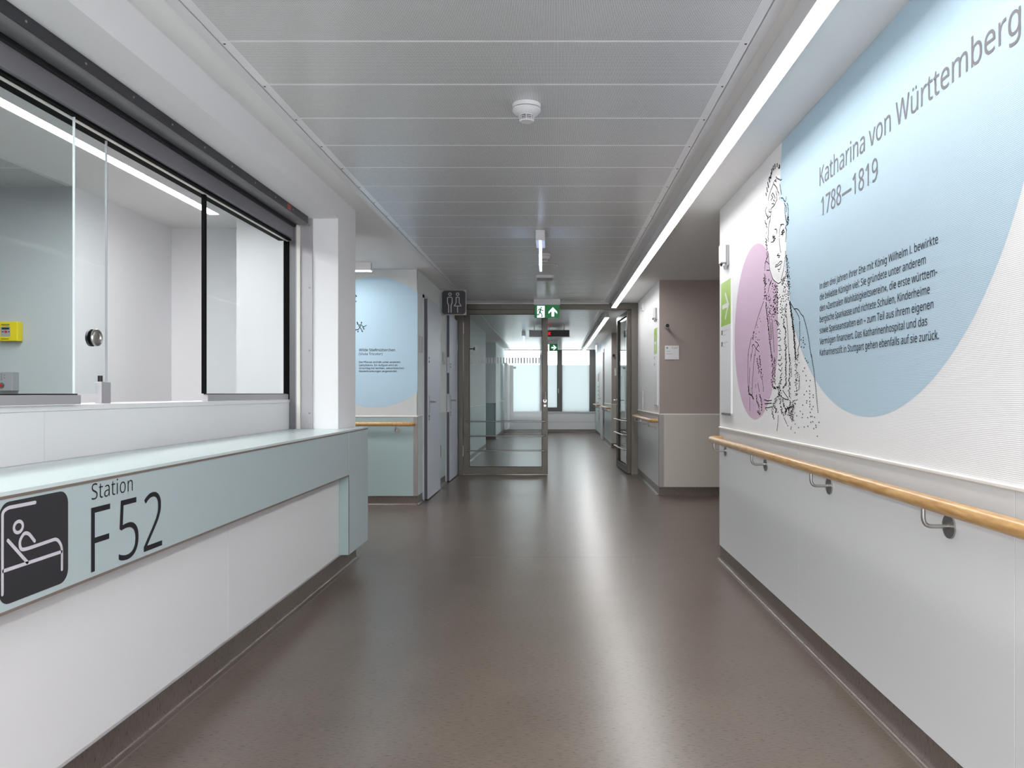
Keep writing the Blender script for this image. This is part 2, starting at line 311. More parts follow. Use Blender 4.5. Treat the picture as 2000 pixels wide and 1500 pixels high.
# ------------------------------------------------------------------ lettering: outlines of a humanist sans serif, capitals 700 units high
GLYPHS = """
_ 255 
( 294 63,463 87,536 102,572 119,606 138,638 183,700 265,700 233,653 205,603 181,551 161,497 146,441 135,385 129,328 126,270 130,194 135,157 151,83 162,46 188,-24 204,-58 242,-124 264,-155 183,-155 138,-94 119,-62 102,-29 74,41 54,115 43,191 40,230 40,309 43,348 54,425
) 294 152,423 133,497 106,569 72,637 29,700 111,700 135,670 176,606 193,572 208,536 231,463 240,425 251,348 255,269 251,191 240,115 231,77 208,6 193,-29 176,-62 135,-125 111,-155 30,-155 52,-124 72,-91 106,-24 133,46 152,120 164,194 168,270 164,347
, 263 136,-51 104,-126 40,-126 64,-25 84,78 89,114 181,114 188,103 166,28
- 316 276,301 276,225 39,225 39,301
. 263 88,104 113,116 143,118 169,107 185,89 191,70 191,37 188,23 178,6 154,-10 130,-14 102,-8 88,2 75,23 71,53 75,84
0 561 195,96 212,82 232,72 254,66 279,64 305,66 327,72 347,81 364,95 379,113 392,135 411,191 422,263 425,305 425,397 422,439 411,510 392,566 379,587 364,605 347,619 327,629 305,635 279,637 254,635 232,629 212,619 195,605 180,587 167,566 157,540 142,477 135,397 134,351 135,305 142,225 157,161 167,135 180,114|473,583 487,545 498,503 506,456 511,406 513,351 510,270 506,234 493,167 472,110 459,86 444,64 427,45 408,28 387,15 363,4 338,-4 279,-10 242,-7 208,1 177,14 150,33 125,57 105,86 87,119 73,157 62,200 54,246 48,351 49,406 54,456 61,503 71,545 84,583 101,616 121,644 145,668 173,687 204,700 240,708 279,711 317,708 351,700 382,687 410,668 434,644 455,616
1 561 253,595 132,495 87,553 276,700 348,700 348,0 264,0 264,547 268,610
2 561 467,601 475,577 480,551 480,497 476,470 469,445 459,421 432,373 415,349 375,302 302,226 156,80 510,78 510,0 47,0 47,72 256,283 337,371 364,412 375,432 383,452 392,496 393,519 391,546 385,569 374,590 359,606 340,619 319,629 296,634 270,636 222,632 180,619 160,609 141,598 101,570 55,627 84,650 115,670 168,693 206,704 270,710 331,704 358,697 405,675 424,660 441,643 455,623
3 561 360,374 338,367 378,358 412,347 440,331 464,312 482,289 495,262 502,232 505,199 503,169 498,142 489,115 476,91 460,68 440,48 416,31 389,17 357,5 321,-3 281,-8 236,-10 183,-8 158,-5 88,10 44,28 44,109 114,82 139,75 189,66 237,63 281,65 318,72 349,83 373,100 391,120 404,143 412,170 415,201 409,241 402,258 392,272 379,285 345,305 325,312 301,317 248,324 151,325 151,398 247,399 296,407 334,424 364,447 375,461 384,477 394,511 395,530 393,554 387,576 376,594 361,609 342,622 320,630 296,636 249,637 200,630 157,616 104,587 91,578 48,637 90,665 141,688 169,698 232,708 267,710 318,707 362,698 400,682 430,661 453,635 470,605 480,572 483,536 479,492 466,455 456,439 431,411 398,389
4 561 356,236 105,236 315,535 343,582 359,612 356,503|439,704 439,236 541,236 541,159 439,159 439,0 356,0 356,159 21,159 21,232 350,704
5 561 460,356 476,335 489,311 498,284 503,255 505,224 503,189 497,156 487,126 474,99 456,74 435,52 411,34 384,18 353,6 319,-3 283,-8 243,-10 166,-4 119,5 98,12 62,28 62,110 80,100 123,83 173,71 221,64 269,65 293,68 335,80 353,89 369,100 383,114 395,130 405,148 415,190 417,215 414,247 406,275 393,300 375,320 350,336 320,348 284,355 241,357 212,356 162,350 122,342 78,370 105,700 456,700 456,622 178,622 162,419 193,424 253,429 304,428 337,423 366,416 394,405 419,391 441,375
6 561 226,78 256,67 273,64 291,63 321,65 347,73 371,85 391,102 408,125 420,153 427,187 429,225 427,257 421,285 410,310 396,331 377,349 353,361 326,368 294,371 251,366 232,360 198,341 183,330 160,303 146,273 142,258 142,226 146,194 150,178 162,148 179,121 200,97|288,627 264,617 223,590 193,555 181,535 170,513 155,465 145,412 143,356 163,378 183,398 195,407 222,422 254,432 291,438 341,437 369,432 394,424 418,413 440,399 459,383 475,363 489,341 500,316 508,288 513,258 515,225 513,190 508,158 499,128 487,100 472,75 454,53 434,34 410,19 384,6 356,-3 325,-8 292,-10 268,-9 244,-5 199,9 178,19 158,32 123,66 94,109 82,134 72,162 58,226 54,299 56,359 62,419 67,448 82,503 102,555 116,579 131,602 148,623 167,642 189,659 213,674 240,687 269,697 301,704 336,708 375,710 408,709 432,707 461,701 461,627 432,635 410,638 376,639 344,638 314,634
7 561 513,633 228,0 133,0 421,622 43,622 43,700 513,700
8 561 159,506 172,478 192,456 234,428 283,404 316,419 345,436 369,456 379,467 395,492 400,506 404,539 402,562 395,582 385,600 370,614 351,626 330,634 305,639 253,639 229,634 208,626 190,614 174,600 164,582 157,562 155,539|153,111 169,93 189,78 215,67 245,61 280,59 314,61 344,67 369,78 390,93 406,111 418,131 425,155 427,180 423,213 409,241 388,265 374,277 322,307 265,330 225,311 192,290 166,267 156,255 148,241 136,212 132,177 135,153 141,131|434,324 451,311 466,296 491,264 500,246 506,226 512,181 510,153 505,127 496,102 483,80 468,60 449,42 428,27 377,3 347,-4 282,-10 213,-4 182,3 154,13 130,25 108,40 90,57 75,77 63,99 55,123 50,150 48,178 49,202 59,243 68,262 79,279 106,309 139,335 193,366 145,398 118,423 96,452 80,484 72,522 72,569 77,593 86,614 98,634 113,651 130,666 150,679 197,699 250,709 279,710 309,709 337,705 364,699 388,691 411,680 448,652 474,615 488,569 489,542 485,503 479,485 471,469 450,439 423,413 374,380 356,371 397,349
9 561 134,475 136,442 143,414 153,389 167,368 186,351 209,339 237,332 269,329 312,334 332,340 350,349 381,370 393,383 412,412 418,427 423,458 417,505 408,537 402,552 385,579 364,603 338,622 308,633 291,636 273,637 244,635 217,627 194,615 173,597 156,574 144,546 137,513|325,273 290,264 271,262 221,263 194,268 168,276 145,287 123,301 104,317 88,337 74,359 63,384 55,411 49,474 51,509 56,542 65,572 77,600 92,625 110,647 131,666 155,681 181,694 209,703 240,708 273,710 297,709 344,699 366,691 387,680 406,667 441,633 456,613 470,590 482,565 492,537 500,507 509,439 510,401 508,341 497,253 490,224 473,170 448,121 433,98 416,77 375,41 324,13 294,3 262,-4 226,-8 178,-10 130,-6 100,0 100,74 119,68 141,64 175,61 219,62 249,66 276,73 300,83 340,110 356,126 371,145 383,165 402,210 414,261 420,343 400,322 368,293 340,278
: 263 143,407 119,407 92,418 78,436 72,456 72,490 75,504 84,520 102,533 119,538 148,537 169,528 182,516 188,504 191,490 191,456 185,436 169,418|81,11 75,23 72,37 72,70 75,84 88,104 108,115 130,119 154,115 178,99 188,84 192,53 188,23 178,6 148,-12 119,-13 92,-2
A 626 450,217 173,217 89,0 0,0 274,703 353,703 625,0 534,0|293,544 286,520 202,295 424,295 338,526 312,612
B 637 555,91 539,70 519,51 497,36 471,23 443,13 411,6 378,1 341,0 95,0 95,700 295,700 357,698 410,690 456,678 494,661 523,638 544,608 557,571 561,526 560,506 557,488 546,453 527,424 500,400 467,383 448,376 427,369 469,357 489,350 524,331 539,319 552,304 564,288 573,270 579,249 583,225 584,199 582,168 577,140 568,114|368,77 403,84 432,95 454,111 470,130 481,153 488,178 490,206 489,224 481,256 474,271 465,284 438,305 400,320 376,325 318,328 183,328 183,75 325,75|416,418 436,431 451,447 461,467 468,490 470,517 467,544 459,566 447,585 429,600 406,610 376,618 341,623 299,625 183,625 183,402 313,402 354,404 389,409
C 620 522,6 459,-6 381,-10 330,-7 283,1 241,15 203,34 169,59 140,88 116,121 96,160 80,202 69,248 62,298 60,351 61,390 65,427 72,462 82,496 94,528 109,557 127,585 147,610 169,632 194,652 222,669 252,684 284,695 319,703 357,708 396,710 423,709 475,704 500,699 547,686 589,669 554,594 482,621 462,626 418,632 368,631 342,628 317,622 272,603 252,590 234,575 203,538 190,517 170,468 162,441 157,412 153,350 155,308 160,269 168,233 180,200 195,170 213,144 235,121 260,102 289,87 320,76 356,70 417,68 460,72 522,84 562,95 562,19
D 716 492,146 523,185 545,233 558,289 563,354 561,398 555,439 545,475 532,507 515,535 494,559 470,579 442,596 410,608 376,617 339,623 298,625 183,625 183,75 278,75 345,80 403,93 452,115|531,639 563,612 590,581 614,546 632,505 645,460 653,411 656,357 653,300 645,249 631,202 612,160 588,123 559,90 526,63 487,40 444,23 397,10 346,3 290,0 95,0 95,700 311,700 362,698 410,690 454,678 494,661
E 545 183,327 183,77 486,77 486,0 95,0 95,700 486,700 486,623 183,623 183,404 469,404 469,327
F 509 486,623 183,623 183,375 468,375 468,297 183,297 183,0 95,0 95,700 486,700
G 714 60,350 62,403 71,452 84,498 103,540 127,578 156,612 189,641 227,665 270,685 316,699 367,707 423,710 480,707 534,699 584,686 631,669 598,592 558,608 514,621 491,626 442,632 418,632 377,630 340,624 306,613 275,598 246,579 222,556 201,530 183,500 170,467 160,431 154,392 152,350 154,310 159,271 167,236 179,202 194,172 214,145 237,122 264,102 295,87 331,76 371,69 438,67 477,69 553,83 553,291 399,291 399,370 641,370 641,26 584,10 526,-1 465,-8 395,-10 343,-7 295,1 251,15 212,34 177,58 146,87 120,120 99,158 82,201 69,247 62,296
H 726 630,0 630,700 542,700 542,404 183,404 183,700 95,700 95,0 183,0 183,326 542,326 542,0
I 279 95,0 183,0 183,700 95,700
J 268 76,-65 87,-35 90,4 90,700 178,700 178,11 177,-22 173,-51 166,-77 156,-100 143,-121 129,-138 112,-153 92,-165 71,-174 48,-181 23,-185 -15,-186 -45,-183 -76,-174 -76,-99 -43,-106 -16,-109 6,-108 41,-99 65,-81
K 607 607,0 319,395 596,700 493,700 183,355 183,700 95,700 95,0 183,0 183,272 255,334 503,0
L 514 95,0 95,700 183,700 183,78 489,78 489,0
M 889 710,547 712,613 476,0 404,0 172,614 176,480 176,0 95,0 95,700 225,700 443,126 665,700 794,700 794,0 707,0 707,482
N 745 568,700 650,700 650,0 547,0 171,581 176,445 176,0 95,0 95,700 197,700 573,121 568,255
O 766 383,67 421,69 456,75 486,86 513,101 537,120 557,143 574,169 588,199 599,232 607,269 613,351 609,414 599,469 582,517 558,558 526,591 487,615 440,629 384,633 346,631 312,625 281,614 253,600 229,581 209,558 191,532 177,502 167,469 159,433 154,394 153,351 154,308 159,269 167,232 177,199 191,169 209,143 229,120 253,101 281,86 312,75 346,69|69,453 80,498 95,540 115,578 140,612 169,641 202,666 241,685 284,700 332,708 384,711 435,708 481,700 523,686 561,666 594,642 624,613 649,579 669,541 685,498 697,453 704,404 706,351 705,311 701,273 685,203 674,171 660,142 643,114 624,89 602,67 578,47 552,30 523,16 492,5 458,-3 422,-8 383,-10 344,-8 306,-3 272,5 240,16 211,31 185,48 161,67 139,90 120,115 104,142 79,204 65,274 61,312 60,352 62,404
P 593 430,408 440,425 447,444 451,466 452,490 449,522 441,549 428,572 409,591 384,606 353,616 316,622 273,625 183,625 183,348 286,349 341,356 365,362 385,370 418,393|280,700 95,700 95,0 183,0 183,273 264,273 336,277 368,283 422,301 445,312 465,325 497,356 521,392 535,431 540,452 543,494 539,540 527,581 508,616 480,646 444,670 399,687 344,697
Q 766 706,351 700,270 693,232 683,196 670,163 654,132 636,104 615,78 591,56 564,37 534,21 502,8 670,-167 543,-167 408,-9 383,-10 344,-8 306,-3 272,5 240,16 211,31 185,48 161,67 139,90 120,115 104,142 79,204 65,274 61,312 60,352 62,404 69,453 80,498 95,540 115,578 140,612 169,641 202,666 241,685 284,700 332,708 384,711 435,708 481,700 523,686 561,666 594,642 624,613 649,579 669,541 685,498 697,453 704,404|607,269 613,351 609,414 599,469 582,517 558,558 526,591 487,615 440,629 384,633 346,631 312,625 281,614 253,600 229,581 209,558 191,532 177,502 167,469 159,433 154,394 154,308 159,269 167,232 177,199 191,169 209,143 229,120 253,101 281,86 312,75 346,69 383,67 421,69 456,75 486,86 513,101 537,120 557,143 574,169 588,199 599,232
R 610 183,364 288,364 328,366 362,372 390,383 413,398 430,416 442,439 450,466 452,497 451,519 442,556 434,571 424,583 411,594 378,611 336,620 283,624 183,624|432,678 458,666 481,650 500,632 516,612 528,588 536,562 541,533 543,501 542,474 532,428 523,408 512,390 499,374 470,349 454,338 403,314 595,0 492,0 323,289 183,289 183,0 95,0 95,700 330,699 402,688
S 538 381,249 355,271 319,291 296,302 217,332 160,359 144,369 116,391 93,416 84,429 70,459 62,493 59,531 61,558 66,583 75,606 87,627 103,646 121,662 142,676 166,688 192,698 250,708 282,710 364,704 434,687 475,671 448,595 430,603 390,616 369,622 326,630 303,632 259,632 222,625 207,620 193,613 181,604 171,595 163,584 156,572 152,559 148,530 149,513 156,484 171,460 195,439 211,429 250,410 331,378 383,353 405,341 425,327 443,312 458,296 480,259 487,237 491,214 492,187 490,157 485,129 475,104 462,81 445,60 425,42 402,27 375,14 346,3 314,-4 279,-8 223,-10 185,-8 150,-4 102,5 62,18 50,24 50,108 90,93 138,79 218,67 271,68 315,74 333,80 364,97 386,120 394,133 400,147 403,163 403,196 400,211 396,225
T 545 317,0 228,0 228,623 10,623 10,700 534,700 534,623 317,623
U 717 508,24 476,9 440,-1 399,-8 355,-10 294,-5 240,8 194,30 156,61 127,100 105,144 92,194 88,249 88,700 176,700 176,246 179,206 188,170 202,140 222,114 248,93 279,78 317,70 360,67 390,68 418,72 442,80 463,90 482,102 498,117 511,134 522,153 536,197 540,247 540,700 627,700 626,212 620,178 611,146 598,116 581,89 561,64 537,42
V 588 293,104 312,171 338,253 495,700 588,700 338,0 250,0 0,700 92,700 265,209
W 912 239,154 246,106 258,178 277,256 407,700 498,700 630,263 655,163 665,106 670,144 684,214 807,700 899,700 713,0 624,0 484,469 452,597 439,532 419,456 286,0 197,0 12,700 104,700 216,261
X 575 554,700 337,367 571,0 471,0 285,304 97,0 4,0 236,365 19,700 117,700 288,425 461,700
Y 555 277,356 96,700 0,700 233,268 233,0 322,0 322,272 555,700 460,700
Z 561 523,0 523,78 144,78 513,633 513,700 49,700 49,622 406,622 37,67 37,0
a 550 376,61 353,37 315,10 270,-5 252,-8 211,-10 166,-6 126,7 108,16 92,28 78,42 67,58 57,77 50,98 46,121 45,146 49,183 61,216 80,244 107,267 142,286 185,300 237,309 297,314 386,317 384,378 379,404 370,424 358,439 342,450 324,458 302,463 277,465 237,462 218,458 181,446 129,425 103,489 162,514 208,527 257,533 282,534 327,532 366,524 398,511 425,492 445,468 459,437 468,401 471,358 471,0 408,0 389,75|308,254 385,257 383,174 374,143 360,117 341,97 318,80 291,69 262,62 230,60 210,61 176,71 161,80 149,92 141,107 136,125 134,145 137,169 144,189 156,207 172,223 195,235 225,244 263,250
b 603 229,442 214,430 191,397 183,377 177,354 173,327 170,298 172,216 178,176 188,142 201,113 221,91 247,75 280,65 320,62 353,65 381,75 405,91 425,114 440,143 451,177 458,218 460,264 458,310 451,350 440,385 425,413 405,435 381,450 352,460 318,463 291,461 247,451|393,-2 364,-8 332,-10 276,-4 252,3 231,13 196,37 166,67 145,0 83,0 83,745 170,745 170,547 167,456 196,487 213,500 231,512 252,522 276,529 303,533 332,534 379,530 421,517 458,496 490,466 516,428 534,381 545,326 549,263 547,219 542,180 534,144 522,112 507,83 490,59 469,38 446,21 421,7
c 471 144,231 147,203 153,177 169,133 181,115 194,100 210,87 228,77 247,70 269,66 314,65 352,70 385,78 429,95 429,19 402,6 354,-6 294,-10 260,-8 228,-3 198,6 170,19 144,35 122,55 102,79 85,107 71,139 62,175 56,215 54,260 56,306 62,348 72,385 86,418 104,446 124,470 148,491 174,507 203,519 233,528 266,534 320,535 359,531 395,523 426,513 438,507 412,435 357,452 326,458 298,460 250,454 229,447 211,437 195,425 181,409 169,391 160,371 153,347 147,321 144,292
d 603 357,7 326,-4 290,-9 270,-10 223,-6 181,7 145,29 113,58 87,97 69,143 58,198 54,262 58,325 69,381 87,427 113,466 145,496 182,518 224,531 291,535 326,530 342,525 371,513 395,497 416,478 436,458 433,527 433,745 520,745 520,0 450,0 435,71 416,49 395,30 383,21|250,460 221,450 198,433 178,408 163,378 152,344 145,304 143,260 145,215 152,176 163,142 178,114 198,91 222,75 250,65 283,62 322,65 354,73 380,87 400,107 415,133 426,165 432,202 434,261 432,307 426,347 416,382 402,411 382,434 356,451 323,460 282,464
e 553 503,298 503,246 143,246 147,204 156,168 170,136 189,110 213,90 241,75 274,67 335,64 400,73 439,84 479,100 479,25 459,16 420,3 379,-5 357,-8 307,-10 271,-8 237,-2 205,7 175,21 148,38 124,58 103,83 86,111 72,143 62,178 56,217 54,259 56,300 61,339 70,374 83,407 99,436 118,462 139,484 164,502 192,517 221,527 253,533 286,535 319,533 349,528 377,519 402,506 425,490 445,470 463,448 477,423 488,395 496,365 501,333|285,465 306,464 342,454 357,446 382,423 399,393 405,376 412,337 413,315 145,315 150,348 159,378 172,403 188,425 207,442 230,455 256,462
f 337 374,734 357,665 310,677 289,679 258,678 241,672 226,663 214,650 205,634 198,613 194,589 193,525 325,525 325,459 193,459 193,0 107,0 107,459 15,459 15,499 107,528 108,591 118,646 127,669 138,688 152,705 167,719 185,730 205,739 251,749 307,749 335,745
g 603 413,-102 425,-77 432,-48 435,70 419,51 403,35 385,21 344,1 297,-9 271,-10 222,-5 180,8 143,30 111,62 86,101 68,148 58,201 54,262 58,321 68,374 86,421 111,461 143,494 180,517 222,531 270,535 295,534 319,530 363,516 383,505 402,491 419,475 436,456 451,525 520,525 520,-9 518,-45 513,-77 505,-107 494,-134 480,-158 462,-178 441,-195 417,-210 389,-221 358,-229 323,-234 256,-235 204,-231 180,-227 135,-217 95,-202 95,-123 136,-140 182,-153 234,-161 289,-164 321,-161 350,-154 374,-141 396,-124|145,215 152,175 163,141 179,112 199,90 223,74 251,64 303,61 321,63 352,71 378,84 399,103 408,115 421,143 430,178 435,218 434,296 426,354 410,398 398,416 385,430 369,442 330,458 307,461 281,463 241,457 223,450 206,439 192,426 179,410 168,392 159,371 152,347 144,292 143,261
h 606 192,396 184,376 178,353 170,301 170,0 83,0 83,745 170,745 170,517 168,453 189,478 201,489 240,514 285,529 318,534 334,534 365,533 393,529 418,523 441,514 461,503 478,489 493,472 505,452 514,429 521,403 525,374 526,0 441,0 441,336 439,366 434,392 425,414 413,431 397,445 376,455 352,461 324,463 296,461 271,457 231,441 216,428 203,413
i 253 177,655 169,634 150,618 127,613 108,616 91,626 80,644 76,668 80,692 91,709 108,719 127,723 146,719 165,705 175,686|83,0 83,525 170,525 170,0
j 253 127,613 108,616 91,626 80,644 76,668 80,692 91,709 108,719 132,722 154,715 169,702 177,681 177,655 165,630 146,616|26,-163 52,-154 63,-147 72,-136 78,-122 82,-103 83,525 170,525 170,-78 166,-124 154,-163 134,-194 106,-217 69,-231 46,-234 10,-235 -22,-232 -54,-224 -54,-154 -16,-162 2,-164
k 524 231,348 399,525 500,525 287,301 515,0 411,0 228,245 169,193 169,0 83,0 83,745 169,745 169,347 171,275
l 253 170,0 83,0 83,745 170,745
m 917 177,354 170,302 170,0 83,0 83,525 153,525 168,454 189,479 211,500 224,508 250,521 265,526 310,535 355,534 381,530 427,514 446,501 462,486 476,468 488,447 506,468 522,486 542,501 563,514 610,530 635,534 660,535 702,532 738,524 768,510 793,490 812,463 826,430 834,390 837,342 837,0 752,0 752,338 750,367 745,392 737,414 726,431 711,445 693,455 671,461 645,463 610,460 580,452 555,438 536,419 521,394 511,364 505,330 503,290 503,0 418,0 417,358 411,393 406,407 391,432 371,449 344,459 310,463 262,457 243,450 226,441 200,414 183,376
n 606 202,490 214,500 242,515 287,530 320,535 380,532 419,524 452,510 478,490 499,463 514,430 523,390 526,342 526,0 441,0 441,336 439,366 434,392 425,414 413,431 397,445 376,455 352,461 324,463 283,460 250,450 223,435 203,414 188,387 178,354 172,316 170,273 170,0 83,0 83,525 153,525 168,454 190,479
o 593 262,533 298,535 333,533 365,527 396,517 424,503 450,486 473,464 492,440 509,411 523,379 532,344 538,306 540,264 539,232 531,174 514,123 489,80 457,45 419,18 373,0 322,-9 270,-9 222,0 199,8 178,18 139,45 107,80 82,123 64,174 58,202 54,264 56,306 61,344 70,379 83,411 100,440 119,464 142,486 168,503 196,517 228,527|147,206 159,156 180,116 194,100 210,86 228,76 249,68 272,63 322,63 345,68 366,76 384,86 400,100 414,116 426,135 435,156 442,180 450,234 450,294 442,347 425,391 413,410 400,425 384,439 366,449 345,457 322,461 296,463 259,459 227,450 200,433 179,410 164,381 152,347 145,308 143,264
p 603 313,-9 277,-4 232,13 207,29 187,47 167,67 170,-20 170,-235 83,-235 83,525 154,525 168,454 187,475 207,495 232,512 260,525 294,533 313,535 380,531 421,518 458,497 490,468 516,430 534,383 545,328 549,264 547,221 542,181 534,146 522,113 507,84 490,60 469,38 447,21 421,8 394,-2 364,-8 332,-10|170,233 177,178 183,154 191,133 202,114 215,98 230,85 248,75 269,68 293,63 320,62 343,63 363,68 382,77 399,88 425,119 445,160 456,209 459,236 460,265 458,308 451,346 440,380 425,409 405,432 381,449 352,459 318,463 292,461 270,458 232,443 204,418 185,382 174,337 171,310
q 603 389,26 349,3 325,-4 268,-10 222,-6 181,7 145,29 113,58 87,97 69,143 58,198 54,262 56,305 61,345 69,381 81,413 96,441 114,466 135,487 158,504 183,518 211,528 240,533 271,535 300,534 327,529 351,522 372,512 407,486 436,454 451,525 520,525 520,-235 433,-235 433,-2 435,71 406,40|221,450 197,433 177,408 162,378 152,344 145,304 143,260 145,216 152,177 163,143 178,114 198,91 222,75 251,65 284,62 310,63 333,67 353,73 371,81 386,92 399,106 410,123 419,142 430,187 434,243 432,308 426,349 416,383 401,412 381,435 355,451 322,461 282,464 249,460
r 405 233,504 262,521 294,532 344,535 390,529 379,450 344,456 323,457 293,454 279,450 251,437 239,429 216,408 196,383 182,353 170,300 170,0 83,0 83,525 154,525 166,429 176,444 208,483
s 470 134,415 132,401 136,381 145,364 162,349 204,327 292,292 353,263 384,241 397,229 407,215 421,184 424,165 424,121 419,98 411,78 400,60 386,44 369,30 350,18 303,0 247,-9 216,-10 165,-8 121,-1 67,16 51,24 51,102 67,94 105,80 149,67 195,61 248,61 274,65 296,72 313,81 326,92 335,106 340,120 342,137 339,156 331,173 306,196 259,221 188,249 125,278 93,300 80,312 61,340 55,357 51,375 50,396 53,428 64,455 81,479 104,499 134,515 167,526 205,533 271,535 294,533 357,521 415,500 385,431 334,450 297,459 260,464 216,464 176,455 160,448 148,438 139,427
t 354 332,72 332,6 305,-3 268,-9 244,-10 224,-9 186,-2 168,4 152,13 137,24 123,38 102,73 96,96 90,153 90,459 16,459 16,500 91,534 125,646 176,646 176,525 328,525 328,459 176,459 176,155 182,113 189,97 200,84 212,74 242,62 259,61 299,64
u 606 523,0 452,0 437,70 426,56 405,34 379,16 350,3 318,-5 302,-8 269,-10 239,-9 211,-5 163,10 143,22 126,36 111,53 99,73 90,95 83,121 79,150 77,181 77,525 165,525 165,187 166,158 172,132 181,111 193,93 209,79 229,70 253,64 281,62 309,63 334,67 356,74 374,84 390,96 403,111 414,128 428,171 433,196 435,223 436,525 523,525
v 498 273,156 294,216 406,525 498,525 298,0 199,0 0,525 92,525 221,168 233,129 250,80
w 771 568,120 590,217 672,526 760,526 614,1 513,1 405,357 384,436 379,417 357,327 253,1 155,1 11,526 100,526 184,203 200,134 209,89 238,205 339,526 433,526 531,207 554,121 561,90
x 519 394,525 491,525 310,269 501,0 403,0 260,210 115,0 18,0 208,269 26,525 125,525 260,327
y 500 52,-164 83,-164 110,-158 132,-147 151,-131 166,-110 180,-85 213,-2 1,525 93,525 212,213 237,140 253,83 262,112 293,207 407,525 500,525 274,-73 253,-119 230,-158 217,-176 202,-191 169,-215 150,-224 130,-230 107,-234 82,-235 41,-233 11,-227 11,-159
z 461 38,0 38,57 321,459 55,459 55,525 416,525 416,461 137,67 423,67 423,0
« 499 461,91 400,55 233,252 233,265 400,462 461,426 324,259|204,462 266,426 128,259 266,91 204,55 39,252 39,265
» 499 293,55 232,91 370,259 232,426 293,462 460,265 460,252|38,91 175,259 38,426 99,462 265,265 265,252 99,55
ä 550 286,-1 252,-8 211,-10 188,-9 166,-6 145,0 108,16 92,28 78,42 57,77 50,98 46,121 45,146 49,183 61,216 80,244 107,267 142,286 185,300 237,309 297,314 386,317 384,378 379,404 370,424 358,439 342,450 324,458 302,463 277,465 237,462 218,458 181,446 129,425 103,489 140,506 184,521 232,531 282,534 327,532 366,524 398,511 425,492 445,468 459,437 468,401 471,358 471,0 408,0 389,75 364,48 341,27 315,10|308,254 385,257 383,174 374,143 360,117 341,97 318,80 291,69 262,62 230,60 210,61 176,71 161,80 149,92 141,107 136,125 134,145 137,169 144,189 156,207 172,223 195,235 225,244 263,250|413,662 406,638 393,626 377,619 359,619 343,626 330,638 323,656 323,680 330,698 343,709 363,715 385,713 403,701 410,690|179,715 202,713 220,701 230,680 230,656 220,634 197,620 175,619 159,626 146,638 139,656 139,680 146,698 159,709
ö 593 143,264 147,206 152,180 159,156 169,135 180,116 194,100 210,86 228,76 249,68 272,63 322,63 345,68 366,76 384,86 400,100 414,116 426,135 435,156 447,206 450,234 450,294 442,347 425,391 413,410 400,425 384,439 366,449 345,457 296,463 259,459 227,450 200,433 179,410 164,381 152,347 145,308|425,634 402,620 376,620 357,631 347,646 344,668 347,690 357,704 372,713 389,716 407,713 425,701 432,690 434,662|348,-5 322,-9 270,-9 222,0 199,8 178,18 139,45 107,80 82,123 64,174 58,202 55,232 54,264 56,306 61,344 70,379 83,411 100,440 119,464 142,486 168,503 196,517 228,527 262,533 298,535 333,533 365,527 396,517 424,503 450,486 473,464 492,440 509,411 523,379 532,344 538,306 540,264 539,232 531,174 514,123 489,80 457,45 439,31 419,18 397,8 373,0|215,715 231,709 246,694 251,674 249,646 238,631 215,619 197,619 181,626 165,642 160,662 163,690 174,704 192,714
ü 606 237,626 221,619 198,620 176,634 167,656 167,680 176,701 194,713 212,716 229,713 247,701 257,680 257,656 250,638|229,70 253,64 281,62 309,63 334,67 356,74 374,84 390,96 403,111 414,128 428,171 433,196 435,223 436,525 523,525 523,0 452,0 437,70 426,56 405,34 379,16 350,3 318,-5 302,-8 269,-10 239,-9 211,-5 163,10 143,22 126,36 111,53 99,73 90,95 83,121 77,181 77,525 165,525 166,158 172,132 181,111 193,93 209,79|386,715 404,715 420,709 435,694 440,674 438,646 427,631 404,619 386,619 370,626 357,638 351,656 351,680 357,698 370,709
– 490 39,225 451,225 451,301 39,301
— 980 941,301 941,225 39,225 39,301
"""
GL = {}
for ln in GLYPHS.strip('\n').split('\n'):
    k_, a_, rest = ln.split(' ', 2) if ln.count(' ') > 1 else (ln.split(' ') + [''])[:3]
    GL[' ' if k_ == '_' else k_] = (int(a_), [[tuple(map(int, p.split(','))) for p in l.split()] for l in rest.split('|') if l.strip()])
def lettering(name, s, p0, u, v, cap, width, mt, parent, bold=0.0, track=0, label=None):
    """s starts at world point p0, runs along u over 'width', capitals 'cap' high along v, flat on its surface"""
    cu = bpy.data.curves.new('lettering', 'CURVE'); cu.dimensions = '2D'; cu.fill_mode = 'BOTH'; cu.offset = bold
    pen = 0
    for ch in s:
        adv, loops = GL[ch]
        for l in loops:
            sp = cu.splines.new('POLY'); sp.points.add(len(l)-1); sp.use_cyclic_u = True
            for q, (x, y) in zip(sp.points, l): q.co = ((pen+x)/700, y/700, 0, 1)
        pen += adv+track
    ob = bpy.data.objects.new('lettering', cu); COL.objects.link(ob)
    bpy.context.view_layer.update()
    me = bpy.data.meshes.new_from_object(ob.evaluated_get(bpy.context.evaluated_depsgraph_get()))
    bpy.data.objects.remove(ob); bpy.data.curves.remove(cu)
    xs = [q.co.x for q in me.vertices]; x0, x1 = min(xs), max(xs)
    ky = cap; kx = ky if width is None else width/(x1-x0)
    u = Vector(u); v = Vector(v); p0 = Vector(p0)
    bm = bmesh.new(); bm.from_mesh(me); bpy.data.meshes.remove(me)
    for q in bm.verts: q.co = p0+u*((q.co.x-x0)*kx)+v*(q.co.y*ky)
    return fin(name, bm, mt, parent, label=label)

